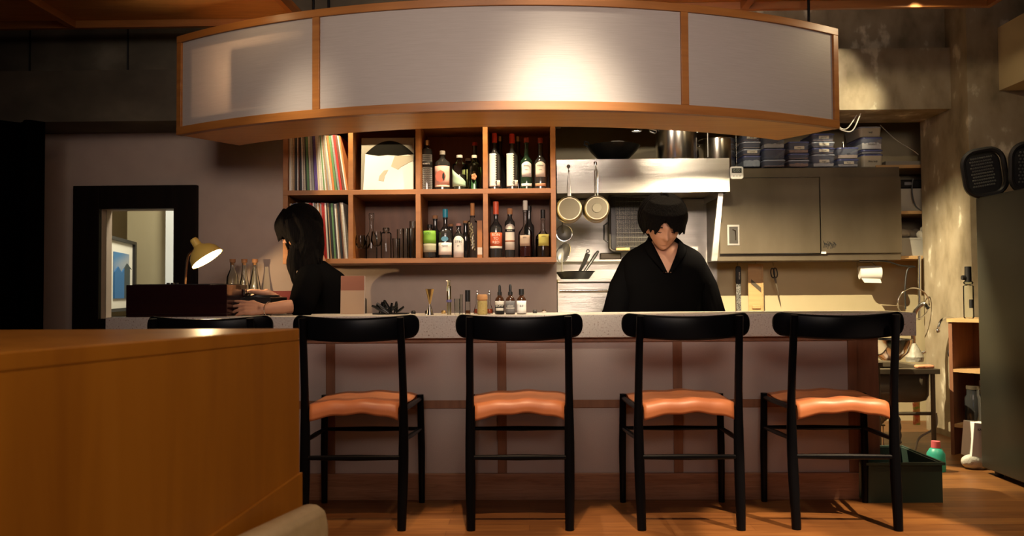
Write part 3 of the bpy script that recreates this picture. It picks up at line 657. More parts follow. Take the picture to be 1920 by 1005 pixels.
text('Mancino', .011, (0, -r - .001, .07), INK, b); 
b, r = BT(860, 419, 20, FL, label='dark flask bottle with white arched label and string', glass=GLASS_D, cap=M('pink_cork', (.6, .3, .25), .6), caph=.014, neck=.24, shoulder=.16, grp=L3)
arc_label(r, .005, .125, 1.3, PAPERB, b, shape=lambda u: .8 + .2 * math.sin(u * PI)); text('STIN', .018, (0, -r - .0012, .092), INK, b); text('gin', .01, (0, -r - .0012, .07), INK, b)
MB().tube([(-.012, -.014, .15), (-.004, -.014, .165), (.004, -.016, .15), (.008, -.018, .132)], .001, 5).build('string', PAPERB, b)
for px, ty, lb in ((845, 420, 'dark corked bottle behind the blue oval bottle'), (873, 414, 'dark corked bottle between the flask and the herb bottle')):
    BT(px, ty, 16, FL, y=BK + .1, label=lb, glass=GLASS_D, cap=CORK, caph=.015, grp=L3)
b, r = BT(886, 381, 20, FL, label='tall clear bottle with dried herb sprig and orange cork', glass=GLASS, cap=M('amber_cork', (.55, .24, .08), .6), caph=.07, neck=.3, shoulder=.06, grp=L3, capr=.012)
sg = MB()
for k in range(26):
    z = .05 + k * .006; a = k * 2.4; sg.sph((.008 * math.cos(a) - .004 + .0006 * (13 - k), .006 * math.sin(a), z), .004, (1, .6, 1.6), u=6, v=5)
sg.build('herb_sprig', M('dried_herb', (.65, .52, .25), .7), b)
t = thing('bottle_tube', 'narrow orange brown box at the right side of the lower middle cube', 'box', (WX(900, BK, 450), BK, FL), group=None)
box((-.014, -.02, 0), (.014, .02, WZ(900, 414, BK) - FL)).build('carton', M('amber_carton', (.45, .17, .04), .5), t, smooth=False); box((-.013, -.0206, .02), (.013, -.0201, .06)).build('label', PAPER, t, smooth=False)
# lower right
b, r = BT(930, 378, 24, FL, label='dark bottle with red capsule and orange label', glass=GLASS_D, cap=orcap, caph=.072, neck=.36, shoulder=.12, grp=L4, capr=.016)
arc_label(r, .065, .142, 1.25, M('orange_label', (.66, .13, .05), .6), b); arc_label(r, .053, .065, 1.25, PAPER, b, 'label_strip')
for s_, z in (('BON', .128), ('TO', .107), ('RED', .086)): text(s_, .021, (0, -r - .0012, z), PAPER, b)
b, r = BT(956, 391, 19, FL, label='square shouldered bottle with tall white label and cork cap', glass=GLASS_D, cap=CORK, caph=.034, neck=.2, shoulder=.1, grp=L4, capr=.015)
arc_label(r, .045, .19, 1.2, PAPER, b, shape=lambda u: .88 + .12 * math.sin(u * PI)); arc_label(r, .145, .16, 1.2, INK, b, 'name_band', off=.0012); text('BUSNEL', .0085, (0, -r - .0024, .1525), PAPER, b); arc_label(r, .09, .098, 1.2, M('brown_band', (.3, .1, .05), .6), b, 'brown_band', off=.0012)
b, r = BT(985, 376, 27, FL, label='bulbous clear bottle with beige square label and long neck', glass=GLASS, cap=PAPER, caph=.055, neck=.46, shoulder=.14, grp=L4, liquid=(M('plum_liquid', (.10, .03, .025), .1, trans=.3), .12), capr=.013)
arc_label(r, .065, .125, .75, M('beige_label', (.42, .32, .24), .7), b, cen=-.1); text('SEPIA', .009, (-.004, -r - .001, .113), INK, b)
b, r = BT(1018, 393, 28, FL, label='bulbous bottle with olive yellow square label, last in lower right cube', glass=GLASS, cap=BLACKP, caph=.05, neck=.46, shoulder=.14, grp=L4, liquid=(M('dark_liquid', (.05, .03, .02), .1, trans=.3), .12), capr=.013)
arc_label(r, .065, .13, .75, M('olive_yellow_label', (.40, .36, .08), .7), b, cen=.1); text('APERO', .009, (.004, -r - .001, .118), INK, b)
BT(992, 386, 20, FL, y=BK + .11, label='dark bottle behind the beige square label bottle', glass=GLASS_D, cap=BLACKP, caph=.03, grp=L4)
# glassware cube
def cup(label, px, topy, wpx, y, name='glass_tumbler', cat='glass', grp='glassware in the lower cube', taper=.85):
    x = WX(px, y, 450); r = wpx * y / 3100; h = WZ(px, topy, y) - FL
    o = MB().lathe([(0, .001), (r * taper, 0), (r, h), (r - .0022, h), (r * taper - .0024, .008), (0, .008)]).build(name, GLASS, loc=(x, y, FL)); return tag(o, label, cat, grp)
def stem(label, px, topy, wpx, y):
    x = WX(px, y, 450); r = wpx * y / 3100; h = WZ(px, topy, y) - FL; t = thing('stem_glass', label, 'glass', (x, y, FL), group='glassware in the lower cube')
    MB().lathe([(0, .004), (.004, .006), (.0035, h * .42), (0, h * .42)], seg=12).build('stem', GLASS, t)
    MB().lathe([(0, 0), (r * .8, 0), (r * .8, .002), (.004, .0058), (0, .0058)]).build('foot', GLASS, t)
    MB().lathe([(0, h * .422), (r * .6, h * .48), (r, h * .66), (r * .8, h), (r * .8 - .002, h), (r - .002, h * .66), (r * .6 - .002, h * .5), (0, h * .45)]).build('bowl', GLASS, t)
stem('stemmed glass at the left of the glassware cube', 676, 441, 20, BK - .03); stem('stemmed glass behind beside the decanter', 706, 434, 22, BK + .02)
stem('stemmed glass at the back left of the glassware cube', 684, 442, 22, BK + .13)
o = bottle('tall glass decanter with faceted stopper among the glassware', WX(696, BK + .05, 450), BK + .06, FL, WZ(696, 400, BK + .06) - FL, .033, GLASS, GLASS, caph=.03, neck=.4, shoulder=.15, name='decanter', cat='decanter', kap='stopper')
o = bottle('small capped clear bottle in the middle of the glassware', WX(724, BK - .02, 450), BK - .02, FL, WZ(724, 428, BK) - FL, .03, GLASS, GLASS, caph=.01, neck=.1, shoulder=.1, nr=.015, name='glass_bottle', kap='lid')
for i, (px, ty, wd, y) in enumerate(((743, 447, 15, BK + .02), (751, 430, 14, BK - .03), (762, 428, 15, BK + .03), (770, 428, 15, BK - .03), (774, 415, 12, BK + .09))):
    cup(['short narrow tumbler beside the capped bottle', 'tall narrow glass, second from the capped bottle', 'tall straight glass behind the two front ones', 'tall straight glass in front at the right side', 'tallest straight glass at the back right corner'][i], px, ty, wd, y)
# ================================================================== KITCHEN
YH = 5.30
hx0, hx1 = .19, WX(1368, YH, 330); hz0, hz1 = WZ(1200, 361, YH), WZ(1200, 298, YH)
hd = thing('range_hood', 'wide brushed steel extractor hood front carrying wok and pots', 'hood')
box((hx0, YH, hz0), (hx1, YH + .004, hz1)).build('front_panel', STEEL, hd, smooth=False)
box((hx0, YH + .0045, hz1 - .02), (hx1, 6.095, hz1 - .001)).build('top_panel', STEEL, hd, smooth=False)
box((hx1 - .004, YH + .0045, hz0), (hx1, 6.095, hz1 - .0205)).build('end_panel', STEEL, hd, smooth=False)
box((hx0, YH + .30, hz0 + .05), (hx1 - .005, 6.095, hz0 + .06)).build('inner_panel', STEEL_D, hd, smooth=False)
br_p = MB(); xa, xb, xc, xd = WX(1347, 5.36, 365), WX(1356, 5.36, 365), WX(1334, 5.36, 490), WX(1345, 5.36, 490)
za, zc_ = hz0 - .001, WZ(1340, 489, 5.36)
br_p.prism([(xa, za), (xb, za), (xd, zc_), (xc, zc_)], 5.36, 5.385, 'y').build('side_screen', STEEL, hd, smooth=False)
sb = box((.18, 6.06, .6), (WX(1345, 6.06), 6.099, hz0 + .04)).build('steel_splashback', STEEL, smooth=False); tag(sb, 'brushed steel splashback sheet behind the stove', 'panel')
# stove line
zs = WZ(1090, 523, 5.25)
st = thing('stove_counter', 'steel stove counter with two front rails behind the bar', 'counter', (0, 0, 0))
box((.19, 5.25, zs - .02), (1.15, 6.05, zs)).build('worktop', STEEL, st, bevel=.003, smooth=False)
box((.19, 5.29, .05), (1.15, 5.31, zs - .021)).build('front_panel', STEEL, st, smooth=False)
z2 = WZ(1090, 545, 5.25); MB().cyl((.20, 5.255, z2), (1.14, 5.255, z2), .007).build('rail', CHROME, st)
z3 = WZ(1100, 487, 5.95); lb = thing('backsplash_ledge', 'narrow steel ledge along the back of the stove', 'shelf')
box((.19, 5.95, z3 - .012), (1.20, 6.058, z3)).build('board', STEEL, lb, smooth=False)
o = box((WX(1126, 6.0), 5.98, z3 + .001), (WX(1165, 6.0), 6.055, z3 + .05)).build('steel_tin', STEEL_D, bevel=.006); tag(o, 'low steel tin on the ledge behind the pan handles', 'tin')
# wok, foil dome, pots
def P(px, py, Y): return W(px, py, Y)
wk = thing('wok', 'black round bottomed wok on top of the hood', 'wok', (WX(1150, 5.5, 290), 5.5, hz1))
MB().lathe([(0, 0), (.05, .003), (.105, .035), (.15, .08), (.178, .118), (.174, .119), (.146, .083), (.1, .04), (.05, .008), (0, .005)], seg=40).build('pan', M('iron', (.02, .018, .016), .3, .6), wk)
MB().tube([(-.165, -.03, .108), (-.195, -.03, .125), (-.19, -.01, .15), (-.165, .0, .145), (-.155, .02, .115)], .005, 8).build('handle', BLACKP, wk)
fo = MB().lathe([(.112, 0), (.108, .02), (.085, .045), (.05, .062), (0, .068), (0, .064), (.05, .057), (.08, .04), (.105, .0)], seg=32).build('foil_dome', M('foil', (.7, .66, .56), .4, .1, bump=(90, .9)), loc=(WX(1157, 5.5, 290), 5.5, hz1 + .085))
tag(fo, 'crumpled pale foil dome sitting in the black wok', 'foil')
def pot(label, px, wpx, topy, Y, handles=True, seg=40, name='stock_pot'):
    x = WX(px, Y, 290); r = wpx * Y / 3100; h = max(WZ(px, topy, Y), hz1 + .1) - hz1
    t = thing(name, label, 'pot', (x, Y, hz1))
    MB().lathe([(0, .001), (r * .9, 0), (r * .97, .006), (r, .02), (r, h - .004), (r + .004, h), (r - .003, h), (r - .003, .022), (0, .01)], seg=seg).build('body', STEEL_P, t)
    if handles:
        for s in (-1, 1): MB().tube([(s * (r - .001), -.045, h - .04), (s * (r + .035), -.04, h - .028), (s * (r + .042), 0, h - .024), (s * (r + .035), .04, h - .028), (s * (r - .001), .045, h - .04)], .006, 8).build('handle', CHROME, t)
    return t
pot('tall shiny stock pot on the hood, partly behind the lantern', 1268, 76, 236, 5.5)
pb_ = pot('wide steel pot to the right of the tall stock pot', 1344, 66, 263, 5.86)
dl = MB().lathe([(.0, .012), (.06, .006), (.085, 0), (.087, .003), (.06, .010), (0, .017)], seg=32).build('pot_lid', CHROME, loc=(WX(1262, 5.38, 295), 5.385, hz1 + .002)); tag(dl, 'shallow steel lid lying in front of the tall stock pot', 'lid')
# hooks and saucepans
def pan(label, px, hooky, cy_, rpx, wires):
    Y = 5.24; x = WX(px, Y, 350); zt = WZ(px, hooky, Y); zc = WZ(px, cy_, Y); r = rpx * Y / 1550
    t = thing('saucepan', label, 'pan', (x, Y, zc))
    MB().lathe([(0, 0), (r * .86, 0), (r * .95, .006), (r, .02), (r, .085), (r + .004, .088), (r - .003, .088), (r - .003, .02), (0, .01)], rot=(-PI / 2, 0, 0), seg=36).build('bowl', M('pan_side', (.32, .26, .17), .32, 1), t, loc=(0, -.03, 0))
    MB().lathe([(0, -.0006), (r * .8, -.0006), (r * .8, -.003), (0, -.003)], rot=(-PI / 2, 0, 0), seg=36).build('base_disc', M('pan_base', (.13, .11, .08), .5, .8), t, loc=(0, -.03, 0))
    if wires:
        MB().tube([(-.008, 0, r - .004), (-.010, .0, zt - zc - .03), (0, 0, zt - zc - .012), (.010, 0, zt - zc - .03), (.008, 0, r - .004)], .0028, 8).build('wire_handle', CHROME, t)
        MB().lathe([(0, 0), (r * .34, 0), (r * .36, -.0015), (r * .34, -.003), (0, -.003)], rot=(-PI / 2, 0, 0), seg=24).build('centre_boss', M('pan_boss', (.16, .14, .1), .45, .8), t, loc=(0, -.0332, 0))
    else:
        MB().prism([(-.011, r - .004), (-.007, zt - zc - .03), (0, zt - zc - .012), (.007, zt - zc - .03), (.011, r - .004)], -.003, .003, 'y').build('flat_handle', STEEL, t, smooth=False, bevel=.001)
    hk = thing('hook', 'steel hook holding the ' + ('wire handled saucepan' if wires else 'flat handled saucepan'), 'hook', (x, YH, zt))
    MB().tube([(0, -.001, .03), (0, -.012, .03), (0, -.014, .012), (0, -.035, -.005), (0, -.06, -.016), (0, -.064, -.004)], .0028, 8).build('wire', CHROME, hk)
    MB().cyl((0, -.001, .03), (0, -.006, .03), .011, seg=16).build('plate', CHROME, hk)
pan('small steel saucepan with flat handle hanging nearest the cube shelf', 1067, 318, 392, 24.5, False)
pan('steel saucepan with double wire handle hanging from the hood', 1118, 312, 391, 24.5, True)
# hanging grill rack
gr = thing('grill_tray', 'dark rounded oven tray with wire grid hanging behind the man', 'tray', (0, 0, 0))
Y = 5.85; p0, p1 = W(1144, 470, Y), W(1232, 364, Y)
def rrect(x0, z0, x1, z1, r, n=5):
    pts = []
    for cxx, czz, a in ((x1 - r, z1 - r, 0), (x0 + r, z1 - r, 90), (x0 + r, z0 + r, 180), (x1 - r, z0 + r, 270)):
        for k in range(n + 1): an = math.radians(a + 90 * k / n); pts.append((cxx + r * math.cos(an), czz + r * math.sin(an)))
    return pts
MB().prism(rrect(p0.x, p0.z, p1.x, p1.z, .03), Y + .03, Y + .05, 'y').build('tray_back', M('tray_dark', (.05, .047, .045), .35, .7), gr, smooth=False)
MB().tube([(a, Y + .02, c) for a, c in rrect(p0.x, p0.z, p1.x, p1.z, .03)], .012, 8, closed=True).build('rim', M('tray_rim', (.07, .06, .05), .35, .7), gr)
g = MB(); x0, x1, z0, z1 = p0.x + .045, p1.x - .02, p0.z + .03, p1.z - .02
for k in range(12): g.cyl((x0, Y, z0 + (z1 - z0) * k / 11), (x1, Y, z0 + (z1 - z0) * k / 11), .0016, seg=5)
for k in range(34): g.cyl((x0 + (x1 - x0) * k / 33, Y + .002, z0), (x0 + (x1 - x0) * k / 33, Y + .002, z1), .0009, seg=4)
g.build('wire_grid', CHROME, gr)
MB().tube([(p0.x - .012, Y + .02, p0.z + .20), (p0.x - .04, Y + .02, p0.z + .18), (p0.x - .04, Y + .02, p0.z + .08), (p0.x - .012, Y + .02, p0.z + .06)], .006, 8).build('handle', BLACKP, gr)
box((p0.x + .04, Y - .004, p0.z + .0), (p0.x + .14, Y + .008, p0.z + .022)).build('clip', BRASS, gr, bevel=.003)
# strainers
def strainer(label, px, py, rpx, sx, top, rot):
    Y = 5.5; c = W(px, py, Y); r = rpx * Y / 1550; t = thing('strainer', label, 'strainer', c)
    MB().tube([(r * sx * math.cos(a), 0, r * math.sin(a)) for a in [k * PI / 14 for k in range(28)]], .0028, 6, closed=True).build('rim', CHROME, t, rot=(0, rot, 0))
    MB().lathe([(r, 0), (r * .85, .02), (r * .5, .035), (0, .04)], rot=(-PI / 2, 0, 0), seg=24).build('mesh_bowl', M('wire_mesh', (.28, .27, .27), .5, .6), t, rot=(0, rot, 0)).scale = (sx, 1, 1)
    MB().tube([(r * sx * .1 - .01, -.004, 0), (-.012, -.008, -.14 if top < 0 else .02), (-.012, -.008, top)], [.004, .005, .004], 8).build('handle', M('strainer_handle', (.3, .28, .25), .35, .9), t)
strainer('round mesh strainer hanging below the flat handled pan', 1058, 437, 15, 1, .09, 0)
strainer('tilted mesh strainer with long handle pointing down beside the cube shelf', 1056, 474, 20, .6, -.12, .45)
# frying pans on the stove
fpn = thing('frying_pan', 'black frying pan lying on the stove, handle leaning up right', 'pan', (WX(1078, 5.45, 515), 5.45, zs))
MB().lathe([(0, 0), (.09, 0), (.128, .05), (.124, .05), (.088, .005), (0, .005)], seg=32).build('body', BLACKP, fpn)
MB().tube([(.05, .02, .03), (.10, .06, .10), (.145, .10, .165), (.165, .12, .19)], [.008, .010, .012, .008], 10).build('handle', BLACKP, fpn)
fp2 = thing('frying_pan', 'ridged black pan stacked on the stove with its handle standing steeply', 'pan', (WX(1086, 5.47, 515), 5.46, zs + .018))
MB().lathe([(0, .004), (.07, .004), (.105, .036), (.101, .037), (.066, .008), (0, .008)], seg=32).build('body', BLACKP, fp2)
MB().tube([(.0, -.04, .035), (.03, -.05, .09), (.055, -.05, .15)], [.009, .014, .016], 10).build('handle', BLACKP, fp2)
MB().tube([(.055 + .010 * math.cos(a), -.05, .166 + .010 * math.sin(a)) for a in [k * PI / 6 for k in range(12)]], .003, 6, closed=True).build('ring', BLACKP, fp2)
# cabinet
YC = 5.70
kx0, kx1 = WX(1346, YC, 400), WX(1690, YC, 400); kz0, kz1 = WZ(1500, 488, YC), WZ(1500, 314, YC)
kc = thing('wall_cabinet', 'long dull steel wall cabinet under the food containers', 'cabinet')
box((kx0, YC + .02, kz0), (kx1, 6.098, kz1)).build('body', STEEL_D, kc, smooth=False)
dx0, dx1, dz0, dz1 = WX(1349, YC, 400), WX(1537, YC, 400), WZ(1500, 475, YC), WZ(1500, 333, YC)
door = box((dx0, YC, dz0), (dx1, YC + .019, dz1)).build('door', STEEL_D, kc, bevel=.003, smooth=False)
hx, hz = WX(1375, YC, 440), WZ(1375, 441, YC)
box((hx - .042, YC - .005, hz - .072), (hx + .042, YC - .0005, hz + .072)).build('recess_plate', STEEL, door, bevel=.002, smooth=False)
box((hx - .030, YC - .0075, hz - .058), (hx + .030, YC - .0055, hz + .058)).build('recess', M('recess', (.09, .08, .07), .4, .8), door, smooth=False)
MB().tube([(hx + .012, YC - .008, hz - .035), (hx + .012, YC - .02, hz - .03), (hx + .010, YC - .02, hz + .03), (hx - .008, YC - .012, hz + .04)], .0035, 8).build('handle', CHROME, door)
MB().box((dx1 - .0005, YC - .001, dz0), (dx1 + .006, YC + .015, dz1)).box((dx0, YC - .001, dz1 + .0005), (dx1 + .006, YC + .015, dz1 + .005)).box((dx0, YC - .001, dz0 - .005), (dx1, YC + .015, dz0 - .0005)).build('edge_trim', CHROME, kc, smooth=False)
box((dx1 + .007, YC, dz0), (kx1, YC + .019, dz1)).build('fixed_panel', STEEL_D, kc, smooth=False)
box((WX(1541, YC), YC - .004, WZ(1545, 476, YC)), (WX(1550, YC), YC - .0005, WZ(1545, 472, YC))).build('sticker', WHITE, kc, smooth=False)
tg = thing('black_scribble', 'small black hand lettered mark on the cabinet face', 'lettering', W(1555, 459, YC - .002))
sc_ = MB(); R5 = random.Random(11)
for k in range(9):
    x = -.04 + k * .0095; sc_.tube([(x, 0, R5.uniform(-.03, -.01)), (x + .006, 0, R5.uniform(-.005, .01)), (x - .003, 0, R5.uniform(.01, .03)), (x + .012, 0, R5.uniform(-.01, .012))], .0017, 5)
sc_.build('strokes', INK, tg)
# containers
def container(label, x0p, x1p, boty, topy, content=None, lid=LIDB, lab=False, grp='food containers on the steel cabinet', Y=5.76, txt=None, cloudy=False):
    zb_ = WZ((x0p + x1p) / 2, boty, Y) ; zt = WZ((x0p + x1p) / 2, topy, Y); zb_ = max(zb_, kz1 + .0005)
    x0, x1 = WX(x0p, Y, 290), WX(x1p, Y, 290); hw = (x1 - x0) / 2; h = zt - zb_ - .0015; dp = .14
    t = thing('food_container', label, 'container', ((x0 + x1) / 2, Y + dp, zb_), group=grp)
    mb = MB(); rr = []
    for zz_, k in ((0, .90), (.004, .93), (h - .009, .985), (h - .009, .965), (.006, .91)):
        rr.append([mb.bm.verts.new((a * k, b * k, zz_)) for a, b in rrect(-hw, -dp, hw, dp, .022, 3)])
    for a, b in zip(rr, rr[1:]):
        for i in range(len(a)): j = (i + 1) % len(a); mb.bm.faces.new((a[i], a[j], b[j], b[i]))
    mb.bm.faces.new(rr[0][::-1]); mb.bm.faces.new(rr[-1])
    mb.build('tub', M('cloudy_plastic', (.75, .68, .52), .4, trans=.25) if cloudy else PLAST, t)
    MB().prism(rrect(-hw, -dp, hw, dp, .022, 3), h - .0085, h, 'z').build('lid', lid, t, smooth=False, bevel=.001)
    if content:
        cm_, fr_ = content; ch_ = (h - .02) * fr_
        mb = MB(); ii, jj = 14, 8; R6 = random.Random(label)
        bumps = [R6.uniform(.75, 1) for _ in range(400)]
        def f(u, v): return ((u - .5) * 2 * hw * .88, (v - .5) * 2 * dp * .88, .007 + ch_ * bumps[int(u * ii) * 9 + int(v * jj)] * (1 - .25 * abs(u - .5)))
        mb.grid(f, ii, jj); 
        for e_ in [e for e in mb.bm.edges if e.is_boundary]: pass
        g_ = bmesh.ops.extrude_edge_only(mb.bm, edges=[e for e in mb.bm.edges if e.is_boundary]); 
        for v in g_['geom']:
            if isinstance(v, bmesh.types.BMVert): v.co.z = .0065; v.co.x *= .97
        mb.build('contents', cm_, t)
    if lab:
        o = box((-.035, -dp * .99 - .0012, h * .35), (.035, -dp * .99, h * .35 + .02)).build('label', PAPER, t, smooth=False); text(txt or 'salt', .015, (0, -dp * .99 - .0016, h * .35 + .010), INK, t)
    elif txt: text(txt, .018, (0, -dp * .99 - .0008, h * .45), INK, t)
    return t
NUT = M('nuts', (.55, .30, .14), .7, bump=(120, .8)); PWD = M('white_powder', (.85, .82, .75), .9); BRN = M('brown_beans', (.24, .12, .06), .7, bump=(120, .8)); PNK = M('pale_grain', (.62, .45, .3), .8); BAG = M('crinkled_bag', (.55, .6, .62), .3, bump=(60, 1))
CREAMC = M('cream_paste', (.78, .68, .48), .6)
container('bottom container of the first stack, full of crinkled bags', 1393, 1428, 313, 292, (BAG, .9))
container('small labelled container, second from bottom of the first stack', 1393, 1428, 291.5, 279, (BRN, .35), LIDW, True, txt='cumin')
container('half empty container, third from bottom of the first stack', 1393, 1428, 278.5, 265, (PNK, .2), LIDW)
container('topmost labelled container of the first stack, touching the lantern line', 1393, 1428, 264.5, 251, (BRN, .3), LIDW, True, txt='anise')
container('bottom container with a thin orange layer, second stack', 1432, 1474, 313, 299, (NUT, .22), LIDW)
container('middle empty looking container of the second stack', 1432, 1474, 298.5, 278.5, None, LIDB)
container('top container of the second stack with slanting white powder', 1432, 1474, 278, 255, (PWD, .5), LIDW)
container('bottom container of nuts, third stack', 1479, 1519, 313, 299.5, (NUT, .85), LIDW)
container('flat middle container of the third stack', 1479, 1519, 299, 287.5, (BRN, .5), LIDB)
container('top container of the third stack with paper label', 1479, 1519, 287, 265, (NUT, .35), LIDB, True, txt='nuts')
container('bottom container of white powder with tilted label, fourth stack', 1524, 1567, 313, 289, (PWD, .4), LIDW, True, txt='sugar')
container('blue lidded container, second from bottom of fourth stack', 1524, 1567, 288.5, 277, (BRN, .3), LIDB, True, txt='clove')
container('blue lidded container, third from bottom of fourth stack', 1524, 1567, 276.5, 265.5, (BRN, .3), LIDW, True, txt='mace')
container('topmost dark container of the fourth stack', 1524, 1567, 265, 250, (BRN, .3), LIDB, True, txt='pepper')
container('bottom container of white flour, fifth stack', 1571, 1612, 313, 298, (PWD, .6), LIDB, True, txt='flour')
container('upper container with brown grain, fifth stack', 1571, 1612, 297.5, 276, (PNK, .45), LIDB, txt='rye')
container('bottom cream filled container of the last stack', 1616, 1657, 313, 289, (CREAMC, .95), LIDB, txt='Shio koji', cloudy=True)
container('thin white filled container of the last stack', 1616, 1657, 288.5, 280.5, (PWD, .9), LIDB)
container('container heaped with white starch in the last stack', 1616, 1657, 280, 257, (PWD, .75), LIDB, txt='katakuri')
container('topmost cream coloured container of the last stack', 1612, 1655, 256.5, 237, (CREAMC, .95), LIDW, txt='koji', cloudy=True)
o = MB().cyl((0, 0, 0), (0, 0, .055), .008, seg=14).build('steel_shaker', CHROME, loc=(WX(1576, 5.9, 265), 5.85, WZ(1576, 276, 5.76) + .001)); tag(o, 'thin shiny cylinder standing on the fifth container stack', 'shaker')
# timer
tm = thing('kitchen_timer', 'white digital kitchen timer hanging at the hood end', 'timer', W(1381, 324, 5.28))
MB().prism(rrect(-.042, -.04, .042, .04, .014), -.008, .008, 'y').build('case', WHITE, tm, bevel=.003)
box((-.032, -.0095, -.002), (.03, -.0085, .028)).build('screen', M('lcd', (.03, .035, .03), .3), tm, smooth=False); text('0:00', .026, (-.001, -.0102, .013), M('lcd_digit', (.28, .3, .26), .5), tm)
for k in (-.02, 0, .02): MB().cyl((k, -.0085, -.022), (k, -.0105, -.022), .0045, seg=12).build('button', GREYP, tm)
MB().tube([(0, 0, .04), (0, 0, .17), (0, .0, .30)], .0012, 6).build('cord', GREYP, tm)
cb = MB().tube([(WX(1327, 5.26, 270), 5.26, hz1 - .0), (WX(1327, 5.26, 270), 5.26, 2.12)], .003, 8).build('thin_cable', WHITE); tag(cb, 'thin white cable running straight down in front of the wide pot', 'cable')
# rail with utensils under the cabinet
rz = kz0 - .012; ry = 5.98
for px in (1383, 1417, 1449): o = MB().tube([(WX(px, ry, 495), ry, kz0), (WX(px, ry, 495), ry - .004, kz0 - .02), (WX(px, ry, 495), ry - .01, kz0 - .03)], .002, 6).build('hook', CHROME); tag(o, 'small steel hook holding the ' + {1383: 'black handled grater', 1417: 'wooden slicer', 1449: 'kitchen scissors'}[px], 'hook')
gt = thing('grater', 'long fine grater with black handle hanging under the cabinet', 'grater', (WX(1384, ry, 540), ry - .01, WZ(1384, 585, ry)))
gh = WZ(1384, 499, ry) - gt.location.z; MB().prism(rrect(-.019, gh - .13, .019, gh, .015), -.009, .009, 'y').build('handle', BLACKP, gt, bevel=.004)
box((-.017, -.001, -.03), (.017, .001, gh - .125)).build('blade', noisy('perforated_steel', [(.45, (.06, .06, .05)), (.55, (.65, .62, .55))], (1, 1, 1), 260, detail=1, rough=.35, metal=.9), gt, smooth=False)
text('microna', .016, (.004, -.0098, gh - .07), PAPER, gt, rot=(PI / 2, -PI / 2, 0))
sl = thing('slicer', 'pale wooden vegetable slicer board with slanted blade', 'slicer', (WX(1416, ry, 540), ry - .012, WZ(1416, 584, ry)))
sh_ = WZ(1416, 495, ry) - sl.location.z
MB().box((-.052, -.008, 0), (.05, .004, sh_)).build('board', WOOD_PALE, sl, smooth=False); MB().box((-.056, -.013, -.0), (-.046, -.0085, sh_)).box((.042, -.013, 0), (.052, -.0085, sh_)).build('side_rail', WOOD_PALE, sl, smooth=False)
MB().prism([(-.034, sh_ * .68), (.036, sh_ * .5), (.036, sh_ * .40), (-.034, sh_ * .58)], -.0115, -.0085, 'y').build('blade', STEEL_D, sl, smooth=False)
box((-.03, -.02, .02), (.03, -.0085, .045)).build('stop', WOOD_PALE, sl, bevel=.004)
ss = thing('scissors', 'black handled kitchen scissors hanging tip down', 'scissors', (WX(1449, ry, 500), ry - .012, kz0 - .03))
for s in (-1, 1): MB().tube([(s * .010 + .013 * math.cos(a), 0, -.05 + .035 * math.sin(a)) for a in [k * PI / 8 for k in range(16)]], .0045, 8, closed=True).build('handle', BLACKP, ss, rot=(0, -.1, 0))
MB().prism([(.002, -.085), (.018, -.085), (.036, -.205), (.032, -.205)], -.002, .002, 'y').build('blade', STEEL_D, ss, smooth=False)
# paper towel
pt_ = thing('paper_towel', 'white paper towel roll on a wire holder under the cabinet', 'paper roll', W(1630, 511, 5.85))
MB().cyl((-.07, 0, 0), (.07, -.02, 0), .046, seg=28).build('roll', PAPERB, pt_); MB().cyl((.0704, -.02, 0), (.073, -.0208, 0), .017, seg=18).build('core', M('card', (.4, .26, .14), .8), pt_)
MB().prism([(-.07, -.04), (.06, -.045), (.07, -.075), (-.05, -.07)], -.035, -.033, 'y').build('loose_sheet', PAPERB, pt_)
MB().tube([(-.08, 0, 0), (-.085, .0, .07), (.02, 0, .07), (.08, -.02, 0)], .003, 8).build('wire_holder', CHROME, pt_)
# shelves on the right
SX0 = 2.42
def sboard(label, y, pyl, X0=SX0, d=.0):
    z = WZ(1668, y, 5.78) ; o = box((X0, 5.76, z), (3.3, 6.095, z + .022)).build('shelf_board', WOOD_PALE, smooth=False, bevel=.001); tag(o, label, 'shelf'); return z + .0225
z1 = sboard('top wooden shelf board beside the container stacks', 316, 0); z2s = sboard('middle wooden shelf board under the grey tub with black tool', 402, 0); z3s = sboard('bottom wooden shelf board under the cloth filled tub', 486, 0)
o = box((2.50, 5.79, z1), (3.0, 6.0, z1 + .03)).build('board_stack', M('grey_board', (.3, .27, .22), .6), smooth=False, rot=(0, 0, 0)); tag(o, 'flat grey board lying on the top shelf', 'board')
def tub(label, x0, x1, y0_, y1_, z, h, grp=None):
    t = thing('storage_tub', label, 'tub', ((x0 + x1) / 2, (y0_ + y1_) / 2, z)); hw, hd = (x1 - x0) / 2, (y1_ - y0_) / 2; mb = MB(); rr = []
    for zz_, k in ((0, .84), (h - .012, .97), (h - .012, 1.0), (h, 1.0), (h, .95), (.01, .82)): rr.append([mb.bm.verts.new((a * k, b * k, zz_)) for a, b in rrect(-hw, -hd, hw, hd, .03, 4)])
    for a, b in zip(rr, rr[1:]):
        for i in range(len(a)): j = (i + 1) % len(a); mb.bm.faces.new((a[i], a[j], b[j], b[i]))
    mb.bm.faces.new(rr[0][::-1]); mb.bm.faces.new(rr[-1]); mb.build('tub_body', GREYP, t); return t
tub('grey plastic tub on the middle shelf under a black tool', 2.47, 2.95, 5.77, 6.05, z2s, .155)
tub('grey plastic tub full of cloths on the bottom shelf', 2.50, 2.95, 5.77, 6.05, z3s, .125)
tl_ = thing('black_tool_case', 'black case with pale rounded end lying on the grey tub', 'case', (2.62, 5.88, z2s + .156))
